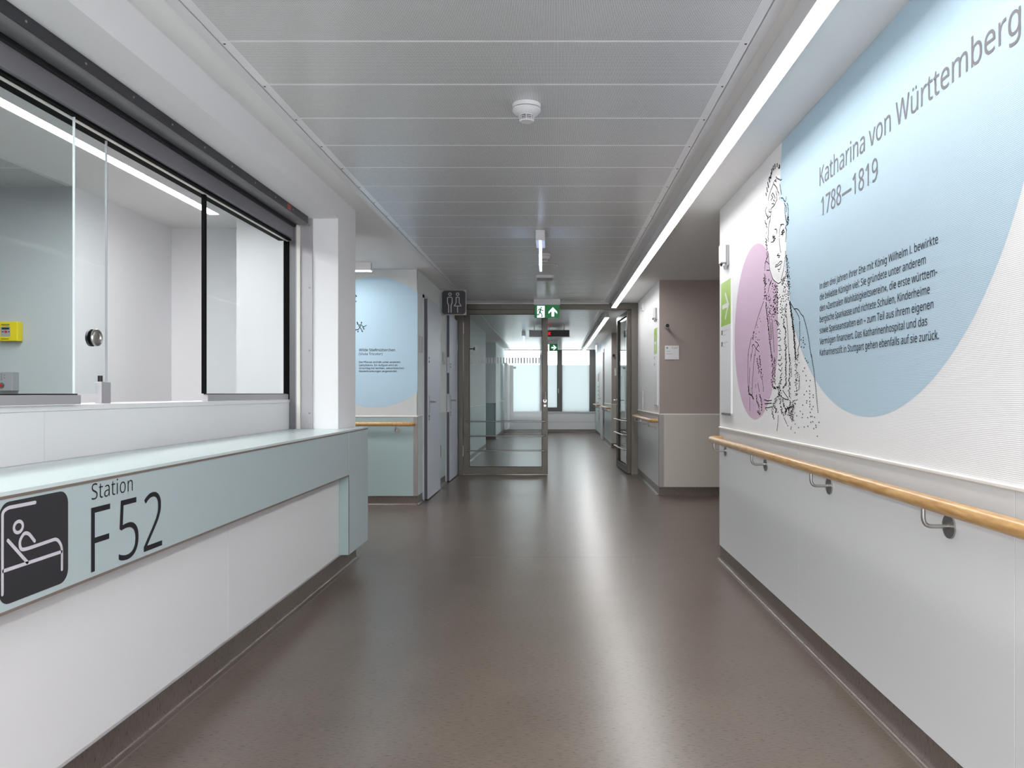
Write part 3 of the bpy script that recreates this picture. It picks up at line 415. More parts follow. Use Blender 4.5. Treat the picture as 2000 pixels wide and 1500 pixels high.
# ================================================================== STRUCTURE
ZC = 2.486                        # ceiling height
def struct(name, x0, x1, y0, y1, z0, z1, m, parent=None, bev=0.0):
    return box(name, x0, x1, y0, y1, z0, z1, m, parent, bev, kind='structure' if parent is None else None)
floor = struct('floor', -6, 4, -4.2, 23.4, -0.1, 0, M_floor)
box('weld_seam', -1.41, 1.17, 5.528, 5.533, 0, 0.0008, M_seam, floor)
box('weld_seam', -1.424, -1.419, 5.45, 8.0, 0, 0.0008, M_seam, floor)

# ---- ceiling: plaster margins, metal panel field, shadow gaps
bm = bmesh.new()
abox(bm, 0.7315, 3.9, -4.2, 11.19, ZC, ZC+0.12); abox(bm, -5.6, -1.246, -4.2, 11.19, ZC, ZC+0.12)
abox(bm, 0.7315, 3.9, 11.19, 23.3, ZC, ZC+0.12); abox(bm, -5.6, -1.246, 11.19, 23.3, ZC, ZC+0.12)
abox(bm, -1.246, 0.7315, -4.2, 23.3, ZC+0.05, ZC+0.12)
ceiling = fin('ceiling', bm, M_ceil, kind='structure')
box('shadow_gap', -1.246, 0.7315, -4.2, 23.3, ZC+0.045, ZC+0.05, M_dark, ceiling)
for x0, x1 in ((-1.292, -1.2465), (0.732, 0.772)):
    box('edge_trim', x0, x1, -4.2, 23.2, ZC-0.004, ZC, M_white_pl, ceiling, 0.001)
PW = 0.985
def panel_bm(x0, x1, y0, y1):
    b = bmesh.new(); abox(b, x0, x1, y0, y1, ZC-0.003, ZC+0.02, 0.0022); return b
def screw_bm(y):
    b = bmesh.new()
    for x in (-1.242+0.012, 0.728-0.014):
        acyl(b, (x, y, ZC-0.0045), (x, y, ZC-0.002), 0.0048, seg=8)
    return b
P0 = None; y = 2.843-14*0.398
while y < 22.8:
    if not (10.80 < y < 11.22):
        if P0 is None:
            P0 = fin('ceiling_panel', panel_bm(-1.242, 0.728, y+0.0012, y+0.3968), M_perf, ceiling)
            S0 = fin('screw', screw_bm(y+0.022), M_black, P0); off = WL[S0.name]-WL[P0.name]; y00 = y
        else:
            wl = WL[P0.name]+Vector((0, y-y00, 0)); p = dup(P0, (WL['ceiling_panel'].x, WL['ceiling_panel'].y+(y-y00), WL['ceiling_panel'].z), ceiling)
            if 2.3 < y < 9.5: dup(S0, WL[p.name]+off, p)
        y += 0.398
    else:
        fin('ceiling_panel', panel_bm(-1.242, 0.728, y+0.0012, 11.12), M_paint, ceiling); y = 11.24
# ---- walls, right side
def skirting(name, a, b, n, parent=None, z=0.1):
    """coved linoleum skirting along a->b, n = direction into the room"""
    a = Vector((a[0], a[1], 0)); b = Vector((b[0], b[1], 0)); n = Vector((n[0], n[1], 0))
    prof = [(-0.004, 0.0), (-0.004, z), (0.004, z), (0.0045, 0.030)]
    for k in range(1, 6):
        t = pi/2*k/6; prof.append((0.0045+0.026*(1-cos(t)), 0.030-0.028*sin(t)))
    prof += [(0.0305, 0.0015), (0.0305, 0.0)]
    b_ = bmesh.new(); dv = b-a
    prism(b_, prof, lambda q, zz: a+n*q+Vector((0, 0, zz)), dv)
    o = fin(name, b_, M_base, parent, smooth=True, kind='structure' if parent is None else None)
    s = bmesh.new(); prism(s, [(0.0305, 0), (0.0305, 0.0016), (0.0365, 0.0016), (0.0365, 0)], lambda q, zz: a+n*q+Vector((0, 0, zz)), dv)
    fin('weld_seam', s, M_seam, o)  # weld strip at the cove foot, its paler tone also drawing the highlight there
    return o
def dado(parent, a, b, n, z=0.936, m=None):
    a = Vector((a[0], a[1], 0)); b = Vector((b[0], b[1], 0)); n = Vector((n[0], n[1], 0)); bb = bmesh.new()
    prism(bb, [(0, z-0.007), (0.006, z-0.007), (0.009, z-0.003), (0.009, z+0.004), (0.006, z+0.007), (0, z+0.007)], lambda q, zz: a+n*q+Vector((0, 0, zz)), b-a)
    return fin('dado_trim', bb, m or M_trim, parent)

wall_right = struct('wall_right', 1.19, 1.45, -4.2, 5.487, 0, ZC, M_panel_grey)
box('wallpaper', 1.183, 1.1899, -4.2, 5.489, 0.943, ZC-0.001, M_paper, wall_right)
for y0, y1 in ((-1.51, 0.229), (0.229, 1.968), (1.968, 3.707), (3.707, 5.487)):
    box('wall_panel', 1.180, 1.1899, y0+0.0012, y1-0.0012, 0.099, 0.929, M_panel_grey, wall_right, 0.0008)
box('wall_panel', 1.180, 1.1899, -4.2, -1.5112, 0.099, 0.929, M_panel_grey, wall_right)
dado(wall_right, (1.183, -4.2), (1.183, 5.489), (-1, 0))
box('corner_trim', 1.1815, 1.20, 5.4872, 5.4895, 0.1, 0.93, M_alu_matt, wall_right)
skirting('baseboard_right', (1.19, -4.2), (1.19, 5.487), (-1, 0))

# niche with the taupe door-side wall
wn = struct('wall_right', 1.214, 3.6, 8.86, 9.02, 0, ZC, M_taupe)
box('wall_panel', 1.262, 2.5, 8.850, 8.8599, 0.098, 0.929, M_panel_taupe, wn, 0.0008)
box('wall_panel', 2.502, 3.6, 8.850, 8.8599, 0.098, 0.929, M_panel_taupe, wn, 0.0008)
dado(wn, (1.212, 8.8599), (3.6, 8.8599), (0, -1))
bmc = bmesh.new(); abox(bmc, 1.2115, 1.2617, 8.847, 8.8598, 0.098, 0.929); abox(bmc, 1.2085, 1.2115, 8.847, 8.90, 0.098, 0.929)
fin('corner_guard', bmc, M_steel_strip, wn)
skirting('baseboard_right', (1.214, 8.86), (3.6, 8.86), (0, -1))
wr2 = struct('wall_right', 1.2139, 1.45, 9.02, 11.08, 0, ZC, M_panel_grey)
box('wallpaper', 1.209, 1.2138, 8.86, 11.07, 0.943, ZC-0.001, M_paper, wr2)
box('wall_panel', 1.209, 1.2138, 8.902, 10.0, 0.099, 0.929, M_panel_grey, wr2)
box('wall_panel', 1.209, 1.2138, 10.002, 11.07, 0.099, 0.929, M_panel_grey, wr2)
dado(wr2, (1.209, 8.86), (1.209, 11.07), (-1, 0))
skirting('baseboard_right', (1.2139, 8.86), (1.2139, 11.07), (-1, 0))
struct('wall_right', 3.6, 3.8, 5.3, 9.02, 0, ZC, M_taupe)
struct('wall_right', 1.45, 3.8, 5.1, 5.3, 0, ZC, M_wallpaint)

# right side beyond the glass door
XD = 1.24
for (y0, y1) in ((11.2, 13.3), (16.62, 23.0)):
    ww = struct('wall_right', XD, 1.5, y0, y1, 0, ZC, M_wallpaint)
    if y0 > 15:
        spans = ((16.62, 18.9), (20.35, 23.0))
    else: spans = ((y0, y1),)
    for s0, s1 in spans:
        box('wall_panel', XD-0.008, XD-0.0001, s0, s1, 0.099, 0.929, M_teal_light, ww)
        box('wallpaper', XD-0.005, XD-0.0001, s0, s1, 0.943, ZC-0.001, M_paper_teal, ww)
        dado(ww, (XD-0.005, s0), (XD-0.005, s1), (-1, 0))
        skirting('baseboard_right', (XD, s0), (XD, s1), (-1, 0))
wf = struct('wall_right', 1.2401, 3.6, 16.60, 16.6195, 0, ZC, M_taupe)
box('wall_panel', 1.24, 3.6, 16.592, 16.5999, 0.098, 0.929, M_panel_taupe, wf)
dado(wf, (1.24, 16.5999), (3.6, 16.5999), (0, -1))
skirting('baseboard_right', (1.24, 16.60), (3.6, 16.60), (0, -1))
struct('wall_right', 3.6, 3.8, 13.3, 16.62, 0, ZC, M_taupe)
struct('wall_right', 1.5, 3.8, 13.1, 13.3, 0, ZC, M_wallpaint)

# ---- left side: station wall, pier, bulkhead
wall_left = struct('wall_left', -2.0, -1.735, -4.2, 5.045, 0, 1.118, M_wallpaint)
box('plinth_wall', -1.7349, -1.42, -4.2, 5.045, 0, 0.905, M_wallpaint, wall_left)
box('window_sill', -2.0, -1.728, 0.6, 5.03, 1.1185, 1.139, M_panel, wall_left, 0.002)
for y0, y1 in ((0.6, 2.61), (2.61, 5.02)):
    box('wall_panel', -1.7349, -1.7325, y0+0.001, y1-0.001, 0.947, 1.1175, M_panel, wall_left)
skirting('baseboard_left', (-1.42, -4.2), (-1.42, 5.487), (1, 0))
pier = struct('wall_left', -1.80, -1.42, 5.0452, 5.487, 0, ZC, M_wallpaint)
struct('wall_left', -2.0, -1.42, -4.2, 5.0448, 2.327, ZC, M_wallpaint)
struct('wall_left', -2.0, -1.42, -4.2, 0.6, 1.118, 2.327, M_wallpaint)
# station room
struct('wall_left', -2.317, -1.8001, 5.60, 6.25, 0, ZC, M_wallpaint)
struct('wall_left', -3.03, -2.3171, 6.08, 6.25, 0, ZC, M_wallpaint)
struct('wall_left', -3.2, -3.03, 5.0601, 6.25, 0, ZC, M_wallpaint)
struct('wall_left', -3.0349, -3.0300, 4.8395, 5.06, 0, ZC, M_wallpaint)
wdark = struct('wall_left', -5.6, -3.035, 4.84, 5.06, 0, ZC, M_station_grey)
struct('wall_left', -5.75, -5.6, -4.2, 8.3, 0, ZC, M_wallpaint)
for i, yy in enumerate([4.84-0.398*(k+1) for k in range(12)]):
    bmx = bmesh.new(); abox(bmx, -5.0, -3.032, yy+0.001, yy+0.397, ZC-0.003, ZC-0.0005, 0.001)
    fin('ceiling_panel', bmx, M_perf, ceiling)
# alcove and mural wall
wm = struct('wall_left', -5.6, -1.4452, 8.09, 8.3, 0, ZC, M_paper_grey)
box('wallpaper', -5.6, -1.438, 8.083, 8.0899, 0.943, ZC-0.001, M_paper_grey, wm)
box('wall_panel', -3.2, -1.482, 8.080, 8.0899, 0.098, 0.929, M_teal_dark, wm, 0.0008)
dado(wm, (-5.6, 8.083), (-1.438, 8.083), (0, -1))
bmc = bmesh.new(); abox(bmc, -1.4815, -1.437, 8.077, 8.0898, 0.098, 0.929)
fin('corner_guard', bmc, M_steel_strip, wm)
skirting('baseboard_left', (-5.6, 8.09), (-1.44, 8.09), (0, -1))
# wall with the toilet doors
XT = -1.44
wt = struct('wall_left', -1.7, XT-0.0049, 8.3, 11.08, 0, ZC, M_wallpaint)
for s0, s1 in ((8.083, 8.40), (9.42, 10.16)):
    box('wallpaper', XT-0.0048, XT, s0, s1, 0.943, ZC-0.001, M_paper_teal, wt)
    box('wall_panel', XT-0.0048, XT+0.002, s0, s1, 0.099, 0.929, M_teal_light, wt)
    dado(wt, (XT, s0), (XT, s1), (1, 0))
    skirting('baseboard_left', (XT-0.0049, s0), (XT-0.0049, s1), (1, 0))
for s0, s1, z0 in ((8.40, 9.42, 2.26), (10.16, 11.07, 2.26)):
    box('wallpaper', XT-0.0048, XT, s0, s1, z0, ZC-0.001, M_paper_teal, wt)
# left side beyond the glass door
for (y0, y1, x) in ((11.2, 16.4, -1.47), (19.7, 23.0, -1.50)):
    ww = struct('wall_left', -1.75, x, y0, y1, 0, ZC, M_wallpaint)
    box('wall_panel', x+0.0001, x+0.008, y0, y1, 0.099, 0.929, M_teal_light, ww)
    box('wallpaper', x+0.0001, x+0.005, y0, y1, 0.943, ZC-0.001, M_paper_teal, ww)
    dado(ww, (x+0.005, y0), (x+0.005, y1), (1, 0))
    skirting('baseboard_left', (x, y0), (x, y1), (1, 0))
wq = struct('wall_left', -3.5, -1.5001, 19.68, 19.6995, 0, ZC, M_paper_teal)
box('wall_panel', -3.5, -1.545, 19.672, 19.6799, 0.099, 0.929, M_teal_dark, wq)
box('corner_guard', -1.545, -1.5, 19.67, 19.6798, 0.098, 0.929, M_steel_strip, wq)
dado(wq, (-3.5, 19.6799), (-1.5, 19.6799), (0, -1))
skirting('baseboard_left', (-3.5, 19.68), (-1.5, 19.68), (0, -1))
struct('wall_left', -3.7, -3.5, 16.2, 19.7, 0, ZC, M_paper_teal)
struct('wall_left', -3.5, -1.7501, 16.2, 16.3999, 0, ZC, M_paper_teal)
# walls closing the corridor behind the photographer
struct('wall_back', -6, 4, -4.35, -4.2, 0, ZC, M_wallpaint)

# ---- far window wall
YW = 23.0
wfar = struct('wall_front', -1.75, 1.5, YW+0.0, YW+0.3, 0, 0.60, M_wallpaint)
box('ledge', -1.49, 1.23, YW-0.05, YW+0.12, 0.601, 0.628, M_panel, wfar, 0.004)
box('wall_panel', -1.49, 1.23, YW-0.03, YW-0.0001, 0.325, 0.600, M_panel, wfar)
box('wall_panel', -1.49, 1.23, YW-0.03, YW-0.0001, 0.101, 0.318, M_panel, wfar)
skirting('baseboard_front', (-1.49, YW-0.03), (1.23, YW-0.03), (0, -1))
def window(n, x0, x1, fx0, fx1, fz, sash=False):
    o = thing('window_%d' % n, ((x0+x1)/2, YW+0.08, 0.6), None, None, kind='structure')
    bmf = bmesh.new()
    abox(bmf, x0, x0+fx0, YW+0.03, YW+0.12, 0.6285, ZC); abox(bmf, x1-fx1, x1, YW+0.03, YW+0.12, 0.6285, ZC)
    abox(bmf, x0+fx0, x1-fx1, YW+0.03, YW+0.12, 0.6285, 0.6285+fz); abox(bmf, x0+fx0, x1-fx1, YW+0.03, YW+0.12, ZC-0.02, ZC)
    fin('frame', bmf, M_winframe, o)
    g0, g1, gz = x0+fx0, x1-fx1, 0.6285+fz
    if sash:
        bms = bmesh.new()
        abox(bms, g0, g0+0.05, YW+0.01, YW+0.09, gz, ZC-0.02); abox(bms, g1-0.085, g1, YW+0.01, YW+0.09, gz, ZC-0.02)
        abox(bms, g0+0.05, g1-0.085, YW+0.01, YW+0.09, gz, gz+0.075)
        fin('sash', bms, M_winframe, o, label='dark grey opening sash')
        g0 += 0.05; g1 -= 0.085; gz += 0.075
    if sash:
        box('handle', g1+0.03, g1+0.055, YW-0.03, YW+0.01, 1.18, 1.32, M_alu, o, 0.004, label='slim silver window handle')
    box('pane', g0, g1, YW+0.07, YW+0.078, gz, ZC-0.02, M_winglass, o)
    box('frosted_film', g0, g1, YW+0.062, YW+0.064, gz, 2.03, M_frost, o, label='frosted film on the lower glass')
window(1, -1.50, -0.375, 0.012, 0.06, 0.004)
window(2, -0.374, 0.235, 0.05, 0.065, 0.05, True)
window(3, 0.236, 1.24, 0.004, 0.185, 0.004)
struct('wall_front', -1.75, 1.5, YW+0.03, YW+0.3, ZC, ZC+0.12, M_wallpaint)
struct('wall_front', 1.2401, 1.5, YW+0.0, YW+0.3, 0, ZC, M_wallpaint)
struct('wall_front', -1.75, -1.5001, YW+0.0, YW+0.3, 0.6, ZC, M_wallpaint)

# ================================================================== STATION COUNTER
ct = thing('reception_counter', (-1.36, 2.5, 0), 'pale teal reception counter ledge with white front along the left wall', 'counter')
b_ = bmesh.new(); prism(b_, [(-1.7315, 0.0), (-1.302, 0.0), (-1.302, 5.365), (-1.4195, 5.365), (-1.4195, 5.0445), (-1.7315, 5.0445)], lambda a, c: Vector((a, c, 0.930)), (0, 0, 0.016)); fin('countertop', b_, M_teal_top, ct)
box('fascia', -1.322, -1.3035, 0.0, 4.864, 0.662, 0.929, M_teal, ct)
bme = bmesh.new(); abox(bme, -1.3035, -1.3012, 0.0, 4.872, 0.655, 0.662); abox(bme, -1.3035, -1.3010, 0.0, 5.365, 0.929, 0.9362)
abox(bme, -1.325, -1.3035, 0.0, 4.864, 0.655, 0.6618)
fin('edge_band', bme, M_edge, ct, label='thin brown edge line')
box('end_leg', -1.3585, -1.3020, 4.874, 5.365, 0.155, 0.9288, M_teal, ct)
box('edge_band', -1.3038, -1.3012, 4.864, 4.874, 0.155, 0.655, M_edge, ct)
bme = bmesh.new(); abox(bme, -1.3635, -1.3040, 4.866, 4.8738, 0.155, 0.66)
fin('inner_side', bme, M_teal_dark, ct)
for y0, y1 in ((0.0, 1.37), (1.37, 3.21), (3.21, 4.8655)):
    box('front_panel', -1.382, -1.3635, y0+0.001, y1-0.001, 0.153, 0.925, M_panel, ct, 0.0006)
box('underside', -1.4194, -1.3825, 0.0, 5.36, 0.150, 0.165, M_panel, ct)
box('end_panel', -1.4194, -1.359, 5.347, 5.365, 0.165, 0.9288, M_teal, ct)
def F(Y, Zz): return Vector((-1.3030, Y, Zz))
pic = bmesh.new(); flat(pic, rrect(1.802, 2.0586, 0.677, 0.921, 0.034), F)
icon = fin('pictogram_field', pic, M_sign_dark, ct, label='dark rounded square with a bed pictogram')
def F2(Y, Zz): return Vector((-1.3024, Y, Zz))
pb = bmesh.new(); SW = 0.0088
ribbon(pb, smooth2([(1.8125, 0.7051), (1.8128, 0.899), (1.8300, 0.9068), (1.9272, 0.9059)], 0.02), SW, F2)
ribbon(pb, smooth2([(1.9251, 0.8094), (1.9038, 0.8325), (1.8870, 0.8370), (1.8700, 0.820), (1.8740, 0.7973), (1.8996, 0.7956), (2.012, 0.7995), (2.032, 0.775), (2.0318, 0.7139)], 0.014), SW, F2)
ribbon(pb, [(1.816, 0.7594), (2.030, 0.7612)], SW, F2)
ribbon(pb, [(1.831, 0.8289), (1.8985, 0.762)], SW, F2)
ribbon(pb, circ(1.8667, 0.855, 0.0155, 24, 0.0135), 0.0082, F2, closed=True)
fin('bed_pictogram', pb, M_sign_line, icon)
Ydir = (0, 1, 0); Zdir = (0, 0, 1)
lettering('lettering', 'Station', (-1.3028, 2.163, 0.8790), Ydir, Zdir, 0.0455, 0.211, M_ink, ct, -0.008, 20)
lettering('lettering', 'F', (-1.3028, 2.1605, 0.6730), Ydir, Zdir, 0.186, 0.0925, M_ink, ct, -0.012)
lettering('lettering', '52', (-1.3028, 2.298, 0.6730), Ydir, Zdir, 0.186, 0.254, M_ink, ct, -0.012)

# ---- roller shutter over the station window
rs = thing('roller_shutter', (-1.66, 2.8, 2.2), 'dark grey roller shutter box above the station window', 'shutter')
Y0s, Y1s = 0.6, 5.025
box('cover_strip', -1.605, -1.598, Y0s, 4.985, 2.281, 2.3265, M_shut_dark, rs, label='anthracite screwed cover strip')
b_ = bmesh.new()
prof = [(-1.600, 2.2805), (-1.610, 2.2745), (-1.625, 2.270), (-1.645, 2.2695), (-1.665, 2.273), (-1.684, 2.279), (-1.684, 2.30), (-1.600, 2.30)]
prism(b_, prof, lambda a, c: Vector((a, Y0s, c)), (0, 4.98-Y0s, 0)); fin('housing', b_, M_shut_mid, rs, smooth=True)
box('dark_slot', -1.715, -1.684, Y0s, 5.0, 2.262, 2.326, M_dark, rs)
box('light_bead', -1.6875, -1.6842, Y0s, 4.98, 2.2755, 2.2785, M_alu, rs)
box('bottom_bar', -1.722, -1.700, Y0s, 5.0, 2.187, 2.264, M_shut_light, rs, 0.002)
ys = 1.43
while ys < 4.95:
    acx = bmesh.new(); acyl(acx, (-1.6005, ys, 2.3035), (-1.595, ys, 2.3035), 0.0042, seg=10); fin('screw', acx, M_steel, rs, smooth=True); ys += 0.297
box('warning_sticker', -1.5985, -1.5975, 4.60, 4.66, 2.287, 2.318, M_orange, rs, label='small orange sticker')
lettering('lettering', 'EFFERTZ', (-1.5972, 3.108, 2.2945), Ydir, Zdir, 0.016, 0.135, M_black, rs)
lb = bmesh.new(); ribbon(lb, circ(3.085, 2.3025, 0.010, 20), 0.004, lambda Y, Zz: Vector((-1.5973, Y, Zz)), closed=True)
fin('logo_ring', lb, M_black, rs)
# guide rails at the far end
rs0 = rs; rs = thing('shutter_guide_rail', (-1.62, 5.035, 0.946), 'screwed aluminium guide rail of the shutter at the far end of the station window', 'guide rail')
gr = bmesh.new(); abox(gr, -1.659, -1.584, 5.030, 5.0448, 0.9465, 2.3265, 0.0008)
fin('guide_rail', gr, M_alu_matt, rs, label='aluminium guide rail with screws')
box('guide_rail', -1.683, -1.660, 5.015, 5.0448, 0.9465, 2.3265, M_trim, rs)
box('guide_rail', -1.7315, -1.684, 5.022, 5.0448, 0.9465, 2.3265, M_shut_mid, rs)
box('gasket', -1.690, -1.6835, 5.014, 5.0215, 0.9465, 2.27, M_grey_pl, rs)
for z in (2.28, 1.871, 1.459, 1.049):
    acx = bmesh.new(); acyl(acx, (-1.603, 5.0265, z), (-1.603, 5.0302, z), 0.0065, seg=12); fin('screw', acx, M_steel_strip, rs, smooth=True)
box('jamb_profile', -1.770, -1.7335, 5.0205, 5.0440, 1.14, 2.175, M_gasket, rs)
rs = rs0
box('head_track', -1.800, -1.718, Y0s, 5.02, 2.176, 2.1865, M_gasket, rs)
box('track_bead', -1.752, -1.738, Y0s, 5.02, 2.172, 2.1759, M_trim, rs)

# ---- sliding glass panels of the station window
def pane_panel(label, x, y0, y1, rail, blackedge=None):
    t = thing('sliding_window', (x, (y0+y1)/2, 1.14), label, 'window', 'sliding glass panels of the station window')
    box('glass', x-0.004, x+0.004, y0, y1, 1.178, 2.170, M_glass, t)
    if rail:
        box('bottom_rail', x-0.014, x+0.014, y0, y1+0.02, 1.1405, 1.1735, M_alu_matt, t, 0.001)
        box('gasket', x-0.008, x+0.009, y0, y1+0.008, 1.1737, 1.1785, M_black, t)
    return t
p1 = pane_panel('front sliding glass panel at the left picture edge with aluminium foot rail', -1.722, 0.62, 2.752, True)
box('glass_edge', -1.7262, -1.7178, 2.7521, 2.7545, 1.178, 2.170, M_white_pl, p1)
p2 = pane_panel('frameless sliding glass panel with round finger pull and corner clamp', -1.757, 1.6, 3.010, False)
box('glass_edge', -1.7612, -1.7528, 3.0101, 3.0125, 1.142, 2.170, M_grey_pl, p2)
box('clamp', -1.770, -1.744, 2.958, 3.022, 1.1405, 1.224, M_alu_matt, p2, 0.002, label='square aluminium corner clamp')
cyl('knob', (-1.757, 2.972, 1.2245), (-1.757, 2.972, 1.248), 0.0085, M_black, p2)
b_ = bmesh.new(); atube(b_, [(-1.7455, 2.93+0.027*cos(2*pi*k/28), 1.391+0.027*sin(2*pi*k/28)) for k in range(29)], 0.007, 8, False)
acyl(b_, (-1.7525, 2.93, 1.391), (-1.746, 2.93, 1.391), 0.024, seg=24)
fin('finger_pull', b_, M_steel, p2, smooth=True, label='round stainless finger pull')
b_ = bmesh.new(); acyl(b_, (-1.7700, 2.93, 1.391), (-1.7615, 2.93, 1.391), 0.033, seg=28); fin('finger_pull', b_, M_black, p2, smooth=True)
p3 = pane_panel('fixed looking glass panel at the far end with black vertical edge', -1.748, 3.845, 4.990, True)
box('edge_profile', -1.756, -1.740, 3.822, 3.8449, 1.178, 2.170, M_gasket, p3)
box('edge_profile', -1.752, -1.7435, 4.981, 4.9899, 1.179, 2.170, M_gasket, p3)

# ---- things in the station
lt = thing('linear_light', (-2.323, 2.6, ZC), 'long white linear ceiling light inside the station seen through the glass', 'ceiling light')
box('housing', -2.356, -2.290, -0.5, 5.25, 2.4025, ZC-0.0005, M_white_pl, lt)
box('diffuser', -2.353, -2.293, -0.497, 5.247, 2.4005, 2.4024, M_led, lt, label='glowing white diffuser')
yb = thing('alarm_call_point', (-3.41, 4.84, 1.56), 'yellow square alarm call point on the grey wall in the station', 'alarm box')
box('case', -3.475, -3.348, 4.79, 4.8395, 1.506, 1.627, M_yellow, yb, 0.004)
box('glass_plate', -3.452, -3.392, 4.7875, 4.7899, 1.534, 1.594, M_grey_pl, yb, label='grey break glass plate')
cyl('button', (-3.417, 4.7874, 1.563), (-3.417, 4.784, 1.563), 0.0075, M_red, yb, label='red button')
b_ = bmesh.new(); abox(b_, -3.444, -3.398, 4.7865, 4.7874, 1.577, 1.590); abox(b_, -3.443, -3.432, 4.7865, 4.7874, 1.560, 1.566); abox(b_, -3.403, -3.395, 4.7865, 4.7874, 1.560, 1.566)
abox(b_, -3.449, -3.396, 4.7885, 4.7898, 1.607, 1.6105); abox(b_, -3.444, -3.401, 4.7885, 4.7898, 1.599, 1.602); abox(b_, -3.449, -3.402, 4.7885, 4.7898, 1.517, 1.5205)
fin('printed_bars', b_, M_sign_dark, yb, kind='stuff')
ib = thing('intercom_box', (-3.41, 4.84, 1.25), 'small grey intercom with red button below the yellow alarm box', 'intercom')
box('case', -3.475, -3.372, 4.78, 4.8395, 1.195, 1.312, M_grey_pl, ib, 0.003)
cyl('button_ring', (-3.440, 4.7795, 1.228), (-3.440, 4.776, 1.228), 0.018, M_shut_mid, ib)
cyl('button', (-3.440, 4.7755, 1.228), (-3.440, 4.771, 1.228), 0.009, M_red, ib, label='red button')
b_ = bmesh.new()
for dx, dz in ((-0.018, 0.066), (0.018, 0.064), (-0.018, 0.048), (0.018, 0.047), (0, 0.07), (0, 0.058), (0, 0.046), (0, 0.036)): acyl(b_, (-3.44+dx, 4.7802, 1.228+dz), (-3.44+dx, 4.779, 1.228+dz), 0.0025, seg=6)
fin('speaker_holes', b_, M_black, ib, kind='stuff')

# ================================================================== CEILING FITTINGS
def linear_light(label, x0, x1, y0, y1):
    t = thing('linear_light', ((x0+x1)/2, (y0+y1)/2, ZC), label, 'ceiling light')
    box('housing', x0, x1, y0, y1, 2.4035, ZC-0.0005, M_white_pl, t)
    box('diffuser', x0+0.002, x1-0.002, y0+0.002, y1-0.002, 2.4010, 2.4034, M_led, t, label='glowing white diffuser')
linear_light('long white linear ceiling light running above the right mural wall', 0.819, 0.886, -3.6, 10.97)
linear_light('linear ceiling light in the corridor beyond the glass door', 0.819, 0.886, 12.43, 22.6)
linear_light('short linear light over the blue mural in the left alcove', -3.0, -1.83, 7.65, 7.717)
box('ceiling_step', -2.02, -1.98, 5.9, 7.6, ZC-0.012, ZC-0.0005, M_white_pl, ceiling)

def smoke_detector(x, y, label, s=1.0):
    t = thing('smoke_detector', (x, y, ZC-0.003), label, 'smoke detector', None); z = ZC-0.0032
    cyl('base', (x, y, z), (x, y, z-0.018*s), 0.0645*s, M_white_pl, t, seg=40)
    cyl('gap_ring', (x, y, z-0.018*s), (x, y, z-0.021*s), 0.061*s, M_shut_mid, t, seg=40)
    b_ = bmesh.new(); prev = None
    pr = [(0.064, 0.021), (0.064, 0.028), (0.052, 0.042), (0.040, 0.047), (0.036, 0.049)]
    for r, d in pr:
        ring = [b_.verts.new((x+r*s*cos(2*pi*k/40), y+r*s*sin(2*pi*k/40), z-d*s)) for k in range(40)]
        if prev:
            for k in range(40): b_.faces.new((prev[k], prev[(k+1) % 40], ring[(k+1) % 40], ring[k]))
        else: b_.faces.new(ring)
        prev = ring
    b_.faces.new(prev[::-1]); fin('body', b_, M_white_pl, t, smooth=True)
    cyl('sensor_chamber', (x, y, z-0.049*s), (x, y, z-0.072*s), 0.030*s, M_black, t, seg=24, label='dark slotted sensor chamber')
    b_ = bmesh.new()
    for d in (0.049, 0.0565, 0.064, 0.0705): acyl(b_, (x, y, z-d*s), (x, y, z-(d+0.0028)*s), 0.0335*s, seg=32)
    for k in range(8):
        a = 2*pi*k/8+pi/2; px, py = x+0.0325*s*cos(a), y+0.0325*s*sin(a); abox(b_, px-0.0015, px+0.0015, py-0.0015, py+0.0015, z-0.0725*s, z-0.049*s)
    acyl(b_, (x, y, z-0.0725*s), (x, y, z-0.077*s), 0.0335*s, 0.028*s, seg=32)
    fin('cage', b_, M_white_pl, t, smooth=True)
    return t
smoke_detector(-0.125, 3.47, 'round white smoke detector nearest the camera on the ceiling')
smoke_detector(-0.092, 7.2, 'smoke detector behind the hanging glass sign on the ceiling', 0.9)
sp = thing('ceiling_speaker', (-0.105, 7.87, ZC-0.003), 'flush round white plate on the ceiling behind the second smoke detector', 'ceiling plate')
cyl('plate', (-0.105, 7.87, ZC-0.0032), (-0.105, 7.87, ZC-0.008), 0.135, M_perf, sp, seg=48)
cyl('rim', (-0.105, 7.87, ZC-0.0031), (-0.105, 7.87, ZC-0.006), 0.140, M_white_pl, sp, seg=48)
ap = thing('access_point', (-0.105, 8.55, ZC-0.003), 'white box hanging under the ceiling before the exit sign', 'ceiling device')
b_ = bmesh.new(); prism(b_, rrect(-0.205, -0.005, 8.45, 8.65, 0.03), lambda a, c: Vector((a, c, ZC-0.0032)), (0, 0, -0.03)); fin('case', b_, M_white_pl, ap)
b_ = bmesh.new(); prism(b_, rrect(-0.19, -0.02, 8.46, 8.64, 0.03), lambda a, c: Vector((a, c, ZC-0.0333)), (0, 0, -0.012)); fin('cover', b_, M_grey_pl, ap)

